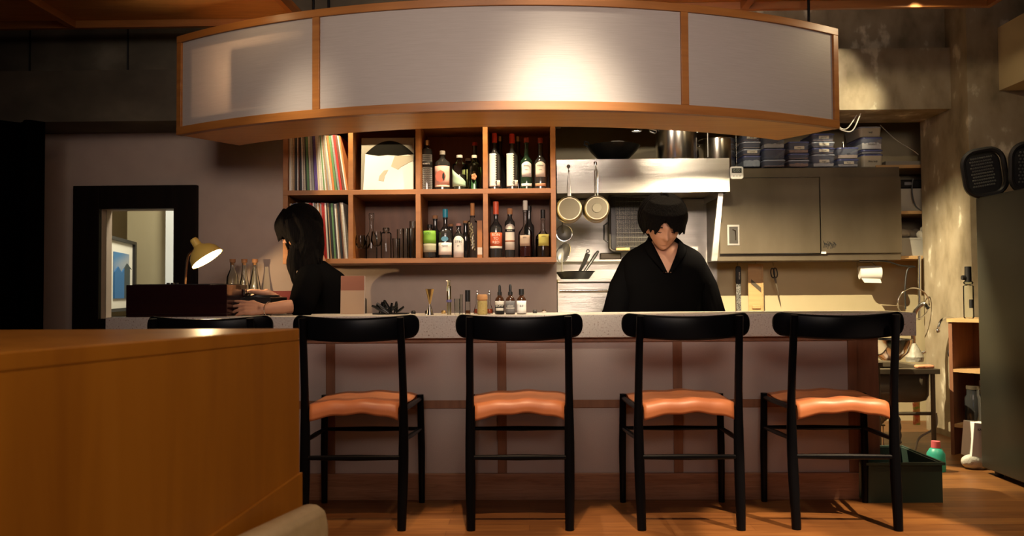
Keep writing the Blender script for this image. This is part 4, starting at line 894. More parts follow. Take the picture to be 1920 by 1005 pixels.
box((-.13, -.06, 0), (.25, .06, .07)).build('body', BLACKP, tl_, bevel=.015); box((-.19, -.055, -.0), (-.131, .055, .06)).build('end_cap', GREYP, tl_, bevel=.02); box((.02, -.0615, .03), (.07, -.0605, .05)).build('label', M('grey_label', (.25, .25, .26), .6), tl_, smooth=False)
o = box((2.45, 5.755, z2s + .06), (2.462, 5.768, z2s + .15)).build('red_packet', M('red_packet', (.6, .05, .04), .5), smooth=False); tag(o, 'thin red packet beside the grey tub on the middle shelf', 'packet')
o = box((2.415, 5.75, z2s + .12), (2.445, 5.76, z2s + .165)).build('orange_tag', M('orange_tag', (.8, .45, .2), .6), smooth=False); tag(o, 'small pale orange tag hanging at the middle shelf corner', 'tag')
cl = MB(); R7 = random.Random(5)
for k in range(16): cl.sph((R7.uniform(-.12, .2), R7.uniform(-.08, .08), R7.uniform(-.01, .03)), .045, (1.2, 1, .7), (R7.random(), R7.random(), 0), u=12, v=8)
o = cl.build('folded_cloths', M('cloth_grey', (.38, .34, .28), .9, bump=(40, .6)), loc=(2.70, 5.9, z3s + .135), remesh=.008); tag(o, 'crumpled grey and white cloths heaped in the lower tub', 'cloth')
# cables
def cable(label, pts, r, mat): o = MB().tube(spl(pts), r, 8).build('cable', mat); tag(o, label, 'cable')
def spl(pts, n=8):
    P_ = [Vector(p) for p in pts]; out = []
    for i in range(len(P_) - 1):
        a, b, c, d_ = P_[max(i - 1, 0)], P_[i], P_[i + 1], P_[min(i + 2, len(P_) - 1)]
        for k in range(n):
            t = k / n; out.append(.5 * ((2 * b) + (c - a) * t + (2 * a - 5 * b + 4 * c - d_) * t * t + (3 * b - a - 3 * c + d_) * t ** 3))
    out.append(P_[-1]); return out
cable('black cable looping down the cream wall beside the towel roll', [W(1612, 489, 5.74), W(1660, 490, 5.74), W(1690, 498, 5.74), W(1716, 500, 5.74), W(1702, 505, 5.74), W(1697, 540, 5.74), W(1698, 580, 5.74)], .005, BLACKP)
cable('white looped cable hanging beside the lantern corner', [W(1560, 212, 5.4), W(1572, 238, 5.4), W(1585, 246, 5.4), W(1600, 243, 5.4), Vector((WX(1614, 5.4, 220), 5.4, zr - .001))], .004, WHITE)
cable('second thin white cable dipping beside the lantern corner', [W(1562, 212, 5.45), W(1572, 236, 5.45), W(1588, 241, 5.45), Vector((WX(1607, 5.45, 220), 5.45, zr - .001))], .0035, WHITE)
cable('thin grey wire running from the beam to the top wooden shelf', [W(1650, 234, 5.73), W(1680, 262, 5.73), W(1712, 282, 5.73), W(1722, 290, 5.73)], .0025, GREYP)
cable('black cable curving over the front of the grey storage tub', [W(1712, 335, 5.74), W(1710, 360, 5.74), W(1716, 385, 5.74), W(1727, 395, 5.715)], .005, BLACKP)
o = MB().tube([W(1713, 575 , 5.60) + Vector((.0, 0, 0)) + Vector((.105 * math.cos(a), 0, .02 + .105 * math.sin(a))) for a in [k * PI / 18 for k in range(36)]], .0045, 8, closed=True).build('steel_ring', CHROME); tag(o, 'large thin steel ring hanging at the pillar edge', 'ring')
o = MB().cyl(W(1724, 600, 5.69), W(1724, 480, 5.69), .011).build('steel_pipe', CHROME); tag(o, 'vertical steel pipe beside the pillar corner', 'pipe')
# ------------------------------------------------------------------ fridge
FX = 2.35
fg = thing('fridge', 'tall dark steel fridge side at the right edge', 'fridge', (FX + .35, 3.7, 0))
FM = noisy('fridge_steel', [(.3, (.050, .048, .036)), (.7, (.065, .062, .047))], (1, 1, 1), 2, rough=.36, metal=.7, bump=0)
box((-.35, -.63, .03), (.4, .67, 1.43)).build('side_panel', FM, fg, bevel=.006, smooth=False)
for sx_ in (-.3, .34):
    for sy_ in (-.58, .6): MB().cyl((sx_, sy_, 0), (sx_, sy_, .03), .02).build('foot', BLACKP, fg)
def basket(label, loc, rz, rx, w_, h_, ry=0):
    t = thing('perforated_tray', label, 'tray', loc); t.rotation_euler = (rx, ry, rz)
    MB().tube([(a, 0, c) for a, c in rrect(-w_ / 2, 0, w_ / 2, h_, .07, 6)], .014, 8, closed=True).build('rim', BLACKP, t)
    MB().prism(rrect(-w_ / 2 + .005, .005, w_ / 2 - .005, h_ - .005, .065, 6), .03, .036, 'y').build('base', BLACKP, t, smooth=False)
    mb = MB()
    for i in range(10):
        for j in range(10):
            mb.sph((-w_ / 2 + .05 + (w_ - .1) * i / 9 + (.006 if j % 2 else 0), .0285, .05 + (h_ - .09) * j / 9), .006, (1, .35, 1), u=6, v=4)
    s = mb.build('stud_pattern', M('stud', (.10, .10, .085), .3), t)
basket('black studded plastic tray standing on the fridge, left one', (2.40, 4.34, 1.444), -.12, .08, .20, .235, -.16)
basket('black studded plastic tray on the fridge, cut by the frame edge', (2.57, 4.20, 1.444), -.12, .06, .25, .24, .0)
# shelf unit behind the fridge
UX, UY, UA = WX(1780, 4.85, 700), 4.85, math.radians(-50)
us = thing('low_shelf_unit', 'narrow open wooden shelf unit squeezed beside the fridge', 'shelf', (UX, UY, 0), UA)
def U(a, b, z): return (UX + a * math.cos(UA) - b * math.sin(UA), UY + a * math.sin(UA) + b * math.cos(UA), z)
uh = WZ(1795, 597, UY)
box((0, 0, .0), (.02, .3, uh - .021)).build('side_panel', WOOD_BAT, us, smooth=False); box((.36, 0, 0), (.38, .3, uh - .021)).build('side_panel', WOOD_BAT, us, smooth=False)
box((-.005, -.01, uh - .02), (.385, .3, uh)).build('top_board', WOOD_PALE, us, smooth=False); box((.021, .28, .2), (.359, .3, uh - .021)).build('back_panel', WOOD_SHELFV, us, smooth=False)
for py in (697, 800): z = WZ(1795, py, UY); box((.0205, 0.002, z), (.3595, .279, z + .018)).build('board', WOOD_PALE, us, smooth=False)
zq = WZ(1795, 800, UY) + .0185
jr = thing('glass_jar', 'dark glass jar with black contents on the unit lower shelf', 'jar', U(.10, .07, zq)); MB().lathe([(0, 0), (.04, 0), (.045, .02), (.045, .15), (.035, .17), (.035, .2), (0, .2)]).build('glass_body', GLASS_D, jr); MB().lathe([(0, .201), (.037, .201), (.037, .22), (0, .22)]).build('lid', STEEL_D, jr)
o = box((-.012, -.05, 0), (.03, .06, .25)).build('notebook', PAPER, loc=U(.17, .08, zq), smooth=False, rot=(0, 0, 0)); tag(o, 'pale notebook standing at the unit shelf beside the fridge', 'book')
o = bottle('clear pump bottle with black head on the wooden unit', U(.09, .06, 0)[0], U(.09, .06, 0)[1], uh + .0005, WZ(1803, 500, 4.83) - uh, .028, GLASS, BLACKP, caph=.09, capr=.018, neck=.35, shoulder=.03, nr=.022, name='pump_bottle', kap='pump_head')
MB().tube([(-.02, 0, .235), (-.035, 0, .235)], .014, 10).build('nozzle', BLACKP, o); MB().cyl((0, -.03, .06), (0, -.0295, .11), .012).build('level_mark', BLACKP, o)
bxo = thing('carton_box', 'white paper carton with printed label leaning at the fridge foot', 'box', (2.37, 4.44, .06)); bxo.rotation_euler = (.0, .10, .05)
box((-.035, 0, .0), (.075, .10, .185)).build('carton', PAPERB, bxo, bevel=.002, smooth=False); text('KAMPLET', .017, (.02, -.0012, .15), INK, bxo, rot=(PI / 2, 0, 0)); text('refill 500', .008, (.025, -.0012, .128), INK, bxo)
o = MB().sph((0, 0, .04), .05, (1.2, .7, .8)).sph((.05, .01, .03), .04).build('plastic_bag', M('white_bag', (.6, .58, .5), .5, bump=(30, 1)), loc=(2.35, 4.46, 0), remesh=.01); tag(o, 'crumpled white plastic bag on the floor under the carton', 'bag')
tb_ = thing('detergent_bottle', 'teal squeeze bottle with pink cap on the floor', 'bottle', (WX(1755, 4.42, 860), 4.42, 0)); k_ = 4.42 / 1550
MB().lathe([(0, 0), (.045, 0), (.047, .02), (.045, .09), (.03, .115), (.022, .12), (0, .12)]).build('bottle_body', M('teal_plastic', (.03, .30, .22), .4), tb_); MB().lathe([(0, .121), (.023, .121), (.022, .155), (0, .155)]).build('cap', M('pink_cap', (.62, .12, .14), .5), tb_)
# green tub on the floor
gb = thing('green_tub', 'dark green rectangular plastic tub on the floor at the bar end', 'tub', (1.682, 3.96, 0))
MB().box((-.165, -.20, 0), (.165, .20, .008)).box((-.165, -.2, .008), (.165, -.192, .175)).box((-.165, .192, .008), (.165, .2, .175)).box((-.165, -.192, .008), (-.157, .192, .175)).box((.157, -.192, .008), (.165, .192, .175)).build('tub_body', M('green_plastic', (.035, .06, .045), .5), gb, smooth=False)
MB().box((-.175, -.21, .168), (.175, -.2005, .18)).box((-.175, .2005, .168), (.175, .21, .18)).box((-.175, -.2005, .168), (-.1655, .2005, .18)).box((.1655, -.2005, .168), (.175, .2005, .18)).build('rim', MATS['green_plastic'], gb, smooth=False)
# ------------------------------------------------------------------ sink
sk = thing('sink_stand', 'open steel sink stand with deep basin at the right of the bar', 'sink')
SY = 4.75; zt_ = WZ(1700, 692, SY); sx0, sx1 = 1.9, 2.335
MB().box((sx0, SY, zt_ - .03), (sx1, SY + .06, zt_)).box((sx0, SY + .46, zt_ - .03), (sx1, SY + .6, zt_)).box((sx0, SY + .0605, zt_ - .03), (sx0 + .04, SY + .4595, zt_)).box((sx1 - .04, SY + .0605, zt_ - .03), (sx1, SY + .4595, zt_)).build('rim_top', STEEL_D, sk, bevel=.003, smooth=False)
bzn = WZ(1700, 757, SY)
mb = MB(); rr = []
for zz_, k in ((zt_ - .031, 1.0), (bzn + .04, .98), (bzn + .012, .93), (bzn, .8)): rr.append([mb.bm.verts.new((2.11 + a * k, SY + .25 + b * k, zz_)) for a, b in rrect(-.205, -.235, .205, .235, .09, 5)])
for a, b in zip(rr, rr[1:]):
    for i in range(len(a)): j = (i + 1) % len(a); mb.bm.faces.new((a[i], a[j], b[j], b[i]))
mb.bm.faces.new(rr[-1]); mb.build('basin', STEEL_D, sk, solid=.002)
for x, y in ((sx0 + .03, SY + .03), (sx1 - .03, SY + .03), (sx0 + .03, SY + .57), (sx1 - .03, SY + .57)): MB().cyl((x, y, 0), (x, y, zt_ - .031), .013).build('leg', STEEL_D, sk)
zr_ = WZ(1700, 777, SY); MB().cyl((sx0 + .045, SY + .03, zr_), (sx1 - .045, SY + .03, zr_), .010).build('front_bar', STEEL_D, sk)
hs = MB(); hp = spl([(2.10, SY + .25, bzn - .004), (2.10, SY + .25, bzn - .09), (2.06, SY + .2, bzn - .13), (2.08, SY + .12, bzn - .08), (2.13, SY + .12, bzn - .10), (2.14, SY + .13, .06)], 10)
hs.tube(hp, [.024 + .003 * math.sin(i * 2.2) for i in range(len(hp))], 12); hs.build('drain_hose', M('grey_hose', (.2, .2, .18), .5), sk)
# taps
fa = thing('faucet', 'tall chrome spring faucet rising behind the sink', 'faucet', (WX(1716, 5.25, 690), 5.27, zt_)); 
MB().tube(spl([(0, 0, 0), (0, 0, .12), (.005, 0, .28), (.05, -.03, .36), (.08, -.05, .33)]), .014, 10).build('spout', CHROME, fa); MB().cyl((0, 0, 0), (0, 0, .04), .024).build('base', CHROME, fa); MB().tube([(.02, 0, .03), (.07, -.01, .06)], .010).build('lever', CHROME, fa)
fb = thing('faucet', 'small curved chrome tap on the pillar side above the sink', 'faucet', (2.61, 5.25, WZ(1765, 606, 5.25)))
MB().tube(spl([(.099, 0.02, -.01), (.06, 0, .025), (.01, -.01, .035), (-.035, -.03, .01), (-.055, -.035, -.04)]), [.009] * 33, 10).build('spout', CHROME, fb); MB().sph((-.056, -.035, -.045), .014).build('nozzle', CHROME, fb)
vl = thing('valve', 'small chrome wall valve with dark knob under the curved tap', 'valve', (2.66, 5.25, WZ(1765, 668, 5.25)))
MB().cyl((.0, 0, 0), (.049, 0, 0), .014).cyl((0, 0, 0), (0, -.0, -.05), .010).build('pipe_body', CHROME, vl); MB().sph((-.012, -.01, .02), .026, (1, .6, 1.2)).build('knob', BLACKP, vl)
bw = thing('mixing_bowl', 'large steel mixing bowl under the right end of the countertop', 'bowl', (WX(1672, 4.6, 660), 4.62, WZ(1672, 676, 4.6)))
MB().lathe([(0, 0), (.05, .002), (.095, .045), (.118, .115), (.121, .117), (.115, .115), (.09, .045), (.05, .006), (0, .004)], seg=36).build('bowl_body', CHROME, bw)
tbx = thing('side_table', 'low steel side table carrying the mixing bowl beside the sink', 'table', (1.84, 4.62, 0)); tz = bw.location.z
box((-.19, -.14, tz - .022), (.058, .12, tz - .001)).build('table_top', STEEL_D, tbx, smooth=False)
for a, b in ((-.17, -.12), (.04, -.12), (-.17, .1), (.04, .1)): MB().cyl((a, b, 0), (a, b, tz - .0225), .01).build('leg', STEEL_D, tbx)
spg = MB().box((-.05, -.022, 0), (.05, .022, .02)).build('sponge', M('orange_sponge', (.62, .27, .14), .9, bump=(80, .5)), bevel=.008, loc=(WX(1733, SY + .03, 688), SY + .03, zt_ + .0005)); tag(spg, 'orange sponge lying on the sink front rim', 'sponge')
o = MB().lathe([(.05, 0), (.055, .03), (.035, .07), (.012, .11), (0, .115)], seg=20).build('clear_bag', M('milky_bag', (.55, .52, .42), .4, trans=.4, bump=(30, 1)), loc=(WX(1735, 5.1, 670), 5.24, zt_ + .0005)); tag(o, 'milky plastic bag standing behind the orange sponge', 'bag')
pk = box((-.018, -.01, 0), (.018, .01, .36)).build('snack_packet', noisy('red_green_print', [(.35, (.6, .03, .03)), (.5, (.75, .3, .1)), (.62, (.2, .4, .05))], (1, 1, 1), 22, rough=.4, bump=0), loc=(WX(1733, 5.2, 800), 5.3, .10), smooth=False); tag(pk, 'tall red and green printed packet hanging below the sink', 'packet')
o = MB().tube(spl([(2.33, SY + .05, zr_), (2.325, SY + .05, zr_ - .08), (2.24, SY + .06, zr_ - .14), (2.215, SY + .06, zr_ - .2), (2.21, SY + .06, .01)]), .006, 8).build('water_hose', M('grey_pipe', (.3, .27, .22), .4, .4)); tag(o, 'thin grey water hose curling down beside the sink leg', 'hose')
ck = MB()
for k in range(7): ck.cyl((1.95 + k * .02, 5.0 + (k % 3) * .05, .16), (1.95 + k * .02, 5.0 + (k % 3) * .05, .16 + .1 + .03 * (k % 2)), .012, seg=10)
lowb = thing('storage_rack', 'low rack of clear bottles and jars stored under the sink', 'rack', (1.98, 5.0, .0))
box((-.06, -.06, .15), (.12, .2, .158)).build('rack_board', STEEL_D, lowb, smooth=False)
for a, b in ((-.05, -.05), (.11, -.05), (-.05, .19), (.11, .19)): MB().cyl((a, b, 0), (a, b, .15), .005, seg=8).build('leg', CHROME, lowb)
ck.bm.free()
for k, (dx, dy, h, c, lb_) in enumerate(((-.035, -.02, .17, (.65, .63, .6), 'white spray bottle stored under the sink'), (.02, -.02, .13, (.4, .5, .6), 'pale blue bottle stored under the sink'), (.075, -.01, .15, (.55, .52, .45), 'cream bottle stored under the sink next to the drain hose'))):
    bt = thing('cleaner_bottle', lb_, 'bottle', (1.98 + dx, 5.0 + dy, .1585)); MB().lathe([(0, 0), (.022, 0), (.023, h * .7), (.009, h * .85), (.009, h), (0, h)], seg=14).build('bottle_body', M('cleaner%d' % k, c, .4), bt); MB().lathe([(0, h + .0004), (.011, h + .0004), (.011, h + .02), (0, h + .02)], seg=12).build('cap', WHITE, bt)
# lamp seen under the lantern edge
lpx = WX(1197, 4.5); dlp = thing('down_light', 'small bright round downlight just under the lantern edge', 'lamp', (lpx, 4.5, 1.83))
MB().lathe([(.026, -.004), (.03, 0), (.03, .06), (0, .06), (0, .055), (.026, .055)], seg=24).build('housing', BLACKP, dlp); MB().lathe([(0, .004), (.024, .004), (.024, .006), (0, .006)], seg=20).build('lens', M('lens_glow', (1, 1, 1), .5, emit=(1, .9, .7), es=30), dlp)
MB().cyl((0, 0, .061), (0, 0, 2.999 - 1.83), .006, seg=8).build('stem', BLACK, dlp)
tk = thing('added_barn_doors', 'unseen black light-cutting plates added above the right part of the kitchen pass, behind the lantern', 'lamp', (1.22, 4.6, 1.874))
MB().box((-.28, -.0135, -.034), (.28, -.012, .012)).box((-.28, .012, -.0061), (.28, .0135, .012)).box((-.28, -.0135, .0121), (.28, .0135, .0135)).box((.03, -.0119, -.018), (.0315, .0119, .012)).box((-.0265, -.0119, -.05), (-.025, .0119, .012)).build('shade', BLACKP, tk, smooth=False)  # hidden plates added to cut the kitchen light, shielding man and pillar
MB().cyl((0, 0, .0136), (0, 0, 2.999 - 1.874), .005, seg=8).build('stem', BLACK, tk)
# ================================================================== THINGS ON THE BAR
CT = .8485
def onbar(px, Y): return WX(px, Y, 585)
bb = thing('dark_box', 'glossy dark maroon wooden box on the left end of the bar', 'box', (WX(339, 3.9, 565), 3.99, CT))
bwid = 192 * 3.85 / 3100; bh_ = WZ(340, 534, 3.85) - CT
MB().box((-bwid, -.14, 0), (bwid, .14, .012)).box((-bwid, -.14, .012), (bwid, -.128, bh_)).box((-bwid, .128, .012), (bwid, .14, bh_)).box((-bwid, -.128, .012), (-bwid + .012, .128, bh_)).box((bwid - .012, -.128, .012), (bwid, .128, bh_)).build('case', M('maroon_gloss', (.018, .005, .006), .16, coat=.6), bb, bevel=.002, smooth=False)
box((-bwid + .02, -.12, bh_ - .02), (bwid - .02, .12, bh_ + .004)).build('deck', BLACKP, bb, smooth=False)
for x in (-.10, -.08, -.06): MB().cyl((x, 0, bh_ + .0045), (x, 0, bh_ + .012), .008, seg=12).build('knob', BLACKP, bb)
# desk lamp
dk = thing('desk_lamp', 'small yellow shaded gooseneck lamp, switched on, behind the dark box', 'lamp', (WX(345, 4.2, 560), 4.22, CT))
lb0 = dk.location; tipp = W(366, 470, 4.18) - lb0
MB().lathe([(0, 0), (.06, 0), (.06, .012), (.02, .03), (0, .03)], seg=24).build('base', BLACKP, dk)
MB().tube(spl([(0, 0, .03), (-.003, 0, .10), (.004, -.01, .20), (.02, -.02, tipp.z - .03), (tipp.x - .01, tipp.y, tipp.z)]), .006, 10).build('gooseneck', M('bronze', (.25, .14, .07), .35, .9), dk)
top, rimc = W(372, 462, 4.16), W(391, 489, 4.12)
ax = (rimc - top); L_ = ax.length; axn = Vector((.56, .03, -.80)).normalized()
q = axn.to_track_quat('Z', 'Y').to_euler(); sr = .086
YEL = M('yellow_enamel', (.85, .60, .14), .4); YELI = M('white_enamel', (.9, .85, .7), .5)
prof = [(.016, -.045), (.02, -.04), (.022, -.005), (.03, .004), (.055, .018), (.075, .042), (sr, .075), (sr, .078)]
MB().lathe(prof, seg=36).build('lamp_shade', YEL, dk, loc=top - lb0 + Vector((0, 0, 0)), rot=q)
MB().lathe([(0, -.047), (.0165, -.046), (.0165, -.044), (0, -.044)], seg=20).build('socket_cap', YEL, dk, loc=top - lb0, rot=q)
MB().lathe([(.001, .006), (.028, .0075), (.053, .0215), (.0725, .045), (sr - .003, .077)], seg=36).build('shade_lining', YELI, dk, loc=top - lb0, rot=q)
MB().sph((0, 0, .034), .022).build('bulb', M('bulb_glow', (1, .9, .7), .5, emit=(1, .83, .52), es=38), dk, loc=top - lb0, rot=q)
point('desk_lamp_light', top + axn * .072, 14, (1, .68, .34), .006)
# turntable and red record box, carafes
tt = thing('turntable', 'black record player with tonearm under the seated woman hands', 'turntable', (WX(480, 4.12, 560), 4.175, CT))
box((-.14, -.14, .015), (.10, .14, .088)).build('plinth', M('tt_body', (.01, .008, .008), .3), tt, bevel=.004, smooth=False)
for a, b in ((-.12, -.12), (.08, -.12), (-.12, .12), (.08, .12)): MB().cyl((a, b, 0), (a, b, .0148), .018).build('foot', BLACKP, tt)
MB().cyl((.0, 0, .0885), (.0, 0, .098), .098, seg=48).build('platter', BLACKP, tt); MB().tube([(-.11, .09, .10), (-.11, .09, .115), (-.06, .0, .115), (-.03, -.05, .108)], .003).build('tonearm', CHROME, tt); MB().cyl((-.11, .09, .0885), (-.11, .09, .11), .012).build('arm_base', CHROME, tt)
MB().cyl((-.045, -.1, .0985), (-.045, -.1, .128), .0055, seg=10).build('knob', CHROME, tt)
rb = box((-.11, -.10, 0), (.17, .10, .118)).build('red_box', M('dark_red_lacquer', (.10, .008, .008), .3), bevel=.003, smooth=False, loc=(WX(505, 4.45, 560), 4.71, .8505)); tag(rb, 'dark red lacquered box behind the record player', 'box')
for i, px in enumerate((436, 458, 478)):
    y = 4.72; c = thing('carafe', ['corked clear glass carafe, nearest the lamp', 'corked clear glass carafe, middle of three', 'corked clear glass carafe, nearest the woman'][i], 'carafe', (WX(px, y, 520), y, .8505), group='corked carafes on the back ledge')
    h = WZ(px, 486, y) - .85; w2 = (.036, .036, .038)[i]
    pr = [(0, .003), (w2 * .9, 0), (w2, .01), (w2 * (1, .85, .9)[i], h * .45), (w2 * (.9, .5, .55)[i], h * .66), (.013, h * .82), (.013, h - .022), (.011, h - .022), (.011, h * .82), (w2 * (.9, .5, .55)[i] - .002, h * .66), (w2 - .003, .012), (0, .008)]
    MB().lathe(pr, seg=28).build('glass_body', GLASS, c); MB().lathe([(0, h - .034), (.010, h - .034), (.010, h - .021), (.016, h - .0205), (.017, h), (0, h)]).build('cork_stopper', CORK, c)
# menu board
mn = thing('menu_board', 'upright beige menu board with brown top band, behind the woman', 'board', (WX(661, 4.15, 560), 4.15, CT), .0)
mh = WZ(661, 517, 4.15) - CT; mw = 46 * 4.15 / 3100
def rec(z): return z
box((-mw, 0, 0), (mw, .006, mh)).build('card', M('kraft', (.55, .38, .25), .8), mn, smooth=False, rot=(-.06, 0, 0)); box((-mw + .0005, -.0012, mh * .62), (mw - .004, -.0003, mh - .0005)).build('brown_band', M('brown_band_card', (.33, .13, .08), .8), mn, smooth=False, rot=(-.06, 0, 0)); box((mw - .003, -.0012, 0), (mw, -.0003, mh)).build('edge_strip', M('pale_edge', (.5, .45, .4), .5), mn, smooth=False, rot=(-.06, 0, 0))
# black cutlery / folded things
ct = MB(); R8 = random.Random(9)
for k in range(16):
    a = R8.uniform(-1.1, 1.1); x = R8.uniform(-.05, .05); l = R8.uniform(.05, .085)
    o = MB(); p = Vector((x, R8.uniform(-.02, .02), .006)); e = p + Vector((math.sin(a) * l, R8.uniform(-.01, .01), math.cos(a) * l * .9))
    o.tube([p, p.lerp(e, .5), e], [.004, .007, .005], 8)
    ob = o.build('black_spoon', M('black_gloss', (.01, .01, .01), .15), loc=(onbar(727, 4.0), 4.02, CT + .001)); tag(ob, 'glossy black spoon handle in the bundle, %s from the left' % ORD[k], 'spoon', 'black spoons bundled on the bar')
    ob['_x'] = p.x + e.x
sps = sorted([o for o in COL.objects if o.name.startswith('black_spoon')], key=lambda o: o['_x'])
for k, o in enumerate(sps): o['label'] = 'glossy black spoon handle in the bundle, %s from the left' % ORD[k]; del o['_x']
tr = box((-.085, -.045, 0), (.085, .045, .006)).build('spoon_tray', BLACKM, loc=(onbar(727, 4.0), 4.10, CT), smooth=False); tag(tr, 'low black tray behind the bundle of spoons', 'tray')
# small bar tools; Y 3.66..3.9
def bar_h(px, topy, Y): return WZ(px, topy, Y) - CT
Y = 3.93
jg = thing('jigger', 'slender jigger, gold cone above and steel cone below', 'jigger', (onbar(806, Y), Y, CT)); h = bar_h(806, 542, Y)
MB().lathe([(0, h * .42), (.004, h * .42), (.021, h), (.0195, h), (0, h * .46)], seg=24).build('gold_cone', BRASS, jg); MB().lathe([(.018, 0), (.004, h * .419), (0, h * .419), (0, h * .38), (.0165, 0)], seg=24).build('steel_cone', CHROME, jg)
sg_ = thing('gold_siphon', 'tall slim pale gold metal tube with small spout', 'siphon', (onbar(842, Y), Y, CT)); h = bar_h(842, 526, Y)
MB().lathe([(0, 0), (.011, 0), (.011, h * .38), (.0115, h * .42), (.0105, h * .43), (.0105, h * .84), (.006, h * .86), (.006, h * .97), (.008, h * .98), (.008, h), (0, h)], seg=20).build('tube', M('pale_gold', (.8, .7, .45), .25, 1), sg_); MB().tube([(0, 0, h - .003), (-.012, 0, h - .001)], .003).build('spout', MATS['pale_gold'], sg_)
MB().lathe([(.0112, h * .36), (.013, h * .37), (.013, h * .43), (.0112, h * .44)], seg=20).build('blue_ring', M('violet_band', (.2, .18, .4), .4), sg_)
o = MB().lathe([(0, 0), (.012, 0), (.015, bar_h(859, 560, Y)), (.0135, bar_h(859, 560, Y)), (.0105, .012), (0, .012)], seg=20).build('small_beaker', GLASS, loc=(onbar(857, Y), Y, CT)); tag(o, 'small clear glass beaker beside the gold tube', 'glass')
o = MB().lathe([(0, 0), (.007, 0), (.007, bar_h(863, 552, Y)), (.006, bar_h(863, 552, Y)), (.006, .003), (0, .003)], seg=14).build('glass_vial', GLASS, loc=(onbar(864, Y), Y + .03, CT)); tag(o, 'narrow clear glass vial standing behind the beaker', 'vial')
vb = thing('spray_bottle', 'small clear bottle with tall black cap', 'bottle', (onbar(877, Y), Y, CT)); h = bar_h(877, 544, Y)
MB().lathe([(0, 0), (.012, 0), (.013, .004), (.012, h * .52), (0, h * .52)], seg=20).build('glass_body', GLASS, vb); MB().lathe([(0, .004), (.0105, .004), (.0105, .02), (0, .02)], seg=16).build('liquid', GLASS_A, vb); MB().lathe([(0, h * .525), (.0125, h * .525), (.0125, h), (0, h)], seg=20).build('cap', BLACKP, vb)
cj = thing('cork_jar', 'stubby jar of yellow spice with round cork lid', 'jar', (onbar(905, Y), Y - .02, CT)); h = bar_h(905, 552, Y)
MB().lathe([(0, 0), (.022, 0), (.024, .006), (.023, h * .68), (0, h * .68)], seg=24).build('glass_body', M('spice_jar', (.62, .47, .16), .3, bump=(150, .8)), cj); MB().lathe([(0, h * .685), (.02, h * .685), (.025, h * .76), (.025, h * .9), (.02, h), (0, h)], seg=24).build('cork_lid', M('light_cork', (.6, .3, .12), .7), cj)
for i, px in enumerate((894, 917)):
    dcn = thing('dasher_bottle', ['small dasher bottle of red bitters, left of the cork jar', 'small dasher bottle of red bitters, right of the cork jar'][i], 'bottle', (onbar(px, Y), Y + .04, CT), group='bitters dashers'); h = bar_h(px, 544, Y)
    MB().lathe([(0, 0), (.017, .002), (.019, .012), (.012, .035), (.006, .05), (.006, h - .018), (0, h - .018)], seg=20).build('glass_body', GLASS, dcn); MB().lathe([(0, .003), (.015, .004), (.0165, .012), (.0125, .026), (0, .026)], seg=16).build('liquid', M('red_bitters', (.35, .06, .02), .1, trans=.5), dcn); MB().lathe([(0, h - .0175), (.007, h - .0175), (.0025, h - .008), (.0025, h), (0, h)], seg=12).build('spout', CHROME, dcn)
for i, (px, ty, txt, lm, tm_, lb_) in enumerate(((937, 534, 'BOMY', BLACKM, PAPER, 'dropper bottle with black label and white lettering'), (957, 533, 'oken', M('grey_label_b', (.16, .15, .15), .7), PAPER, 'dropper bottle with dark grey label'), (978, 542, 'd.d', PAPERB, INK, 'brown bottle with black screw cap and plain white label'))):
    db = thing('dropper_bottle', lb_, 'bottle', (onbar(px, Y), Y, CT), group='tincture bottles'); h = bar_h(px, ty, Y); r = .0225
    hb_ = .078
    MB().lathe([(0, 0), (r - .002, 0), (r, .003), (r, hb_ - .012), (r * .8, hb_), (.010, hb_ + .008), (.010, hb_ + .013), (0, hb_ + .013)], seg=28).build('glass_body', M('brown_glass', (.05, .018, .008), .08, coat=.5), db)
    if i < 2: MB().lathe([(0, hb_ + .0135), (.011, hb_ + .0135), (.011, hb_ + .028), (.007, hb_ + .030), (.0065, h - .008), (.003, h), (0, h)], seg=16).build('dropper', BLACKP, db)
    else: MB().lathe([(0, hb_ + .0135), (.0125, hb_ + .0135), (.0125, h), (0, h)], seg=20).build('cap', BLACKP, db)
    arc_label(r, .004, hb_ - .014, 1.3, lm, db)
    text(txt, .014, (0, -r - .0014, hb_ * .52), tm_, db)
    if i == 0: arc_label(r, hb_ * .58, hb_ - .015, 1.2, PAPER, db, 'label_top', off=.0009); arc_label(r, .018, .030, .9, PAPER, db, 'label_strip', off=.0009)
    if i == 1: arc_label(r, .028, .031, 1.0, PAPER, db, 'label_strip', off=.0009)
for i, px in enumerate((774, 800, 831, 1003, 1020)):
    o = MB().lathe([(0, 0), (.011, 0), (.012, .01), (.008, .016), (0, .016)], seg=14).build('small_stopper', [BLACKP, BLACKP, BRASS, BLACKP, CHROME][i], loc=(onbar(px, 4.1), 4.12, CT)); tag(o, ['black stopper on the bar right of the spoons', 'black stopper on the bar behind the jigger', 'tiny brass stopper left of the gold tube', 'black stopper on the bar right of the white labelled bottle', 'clear steel stopper at the far right of the bar tools'][i], 'stopper')
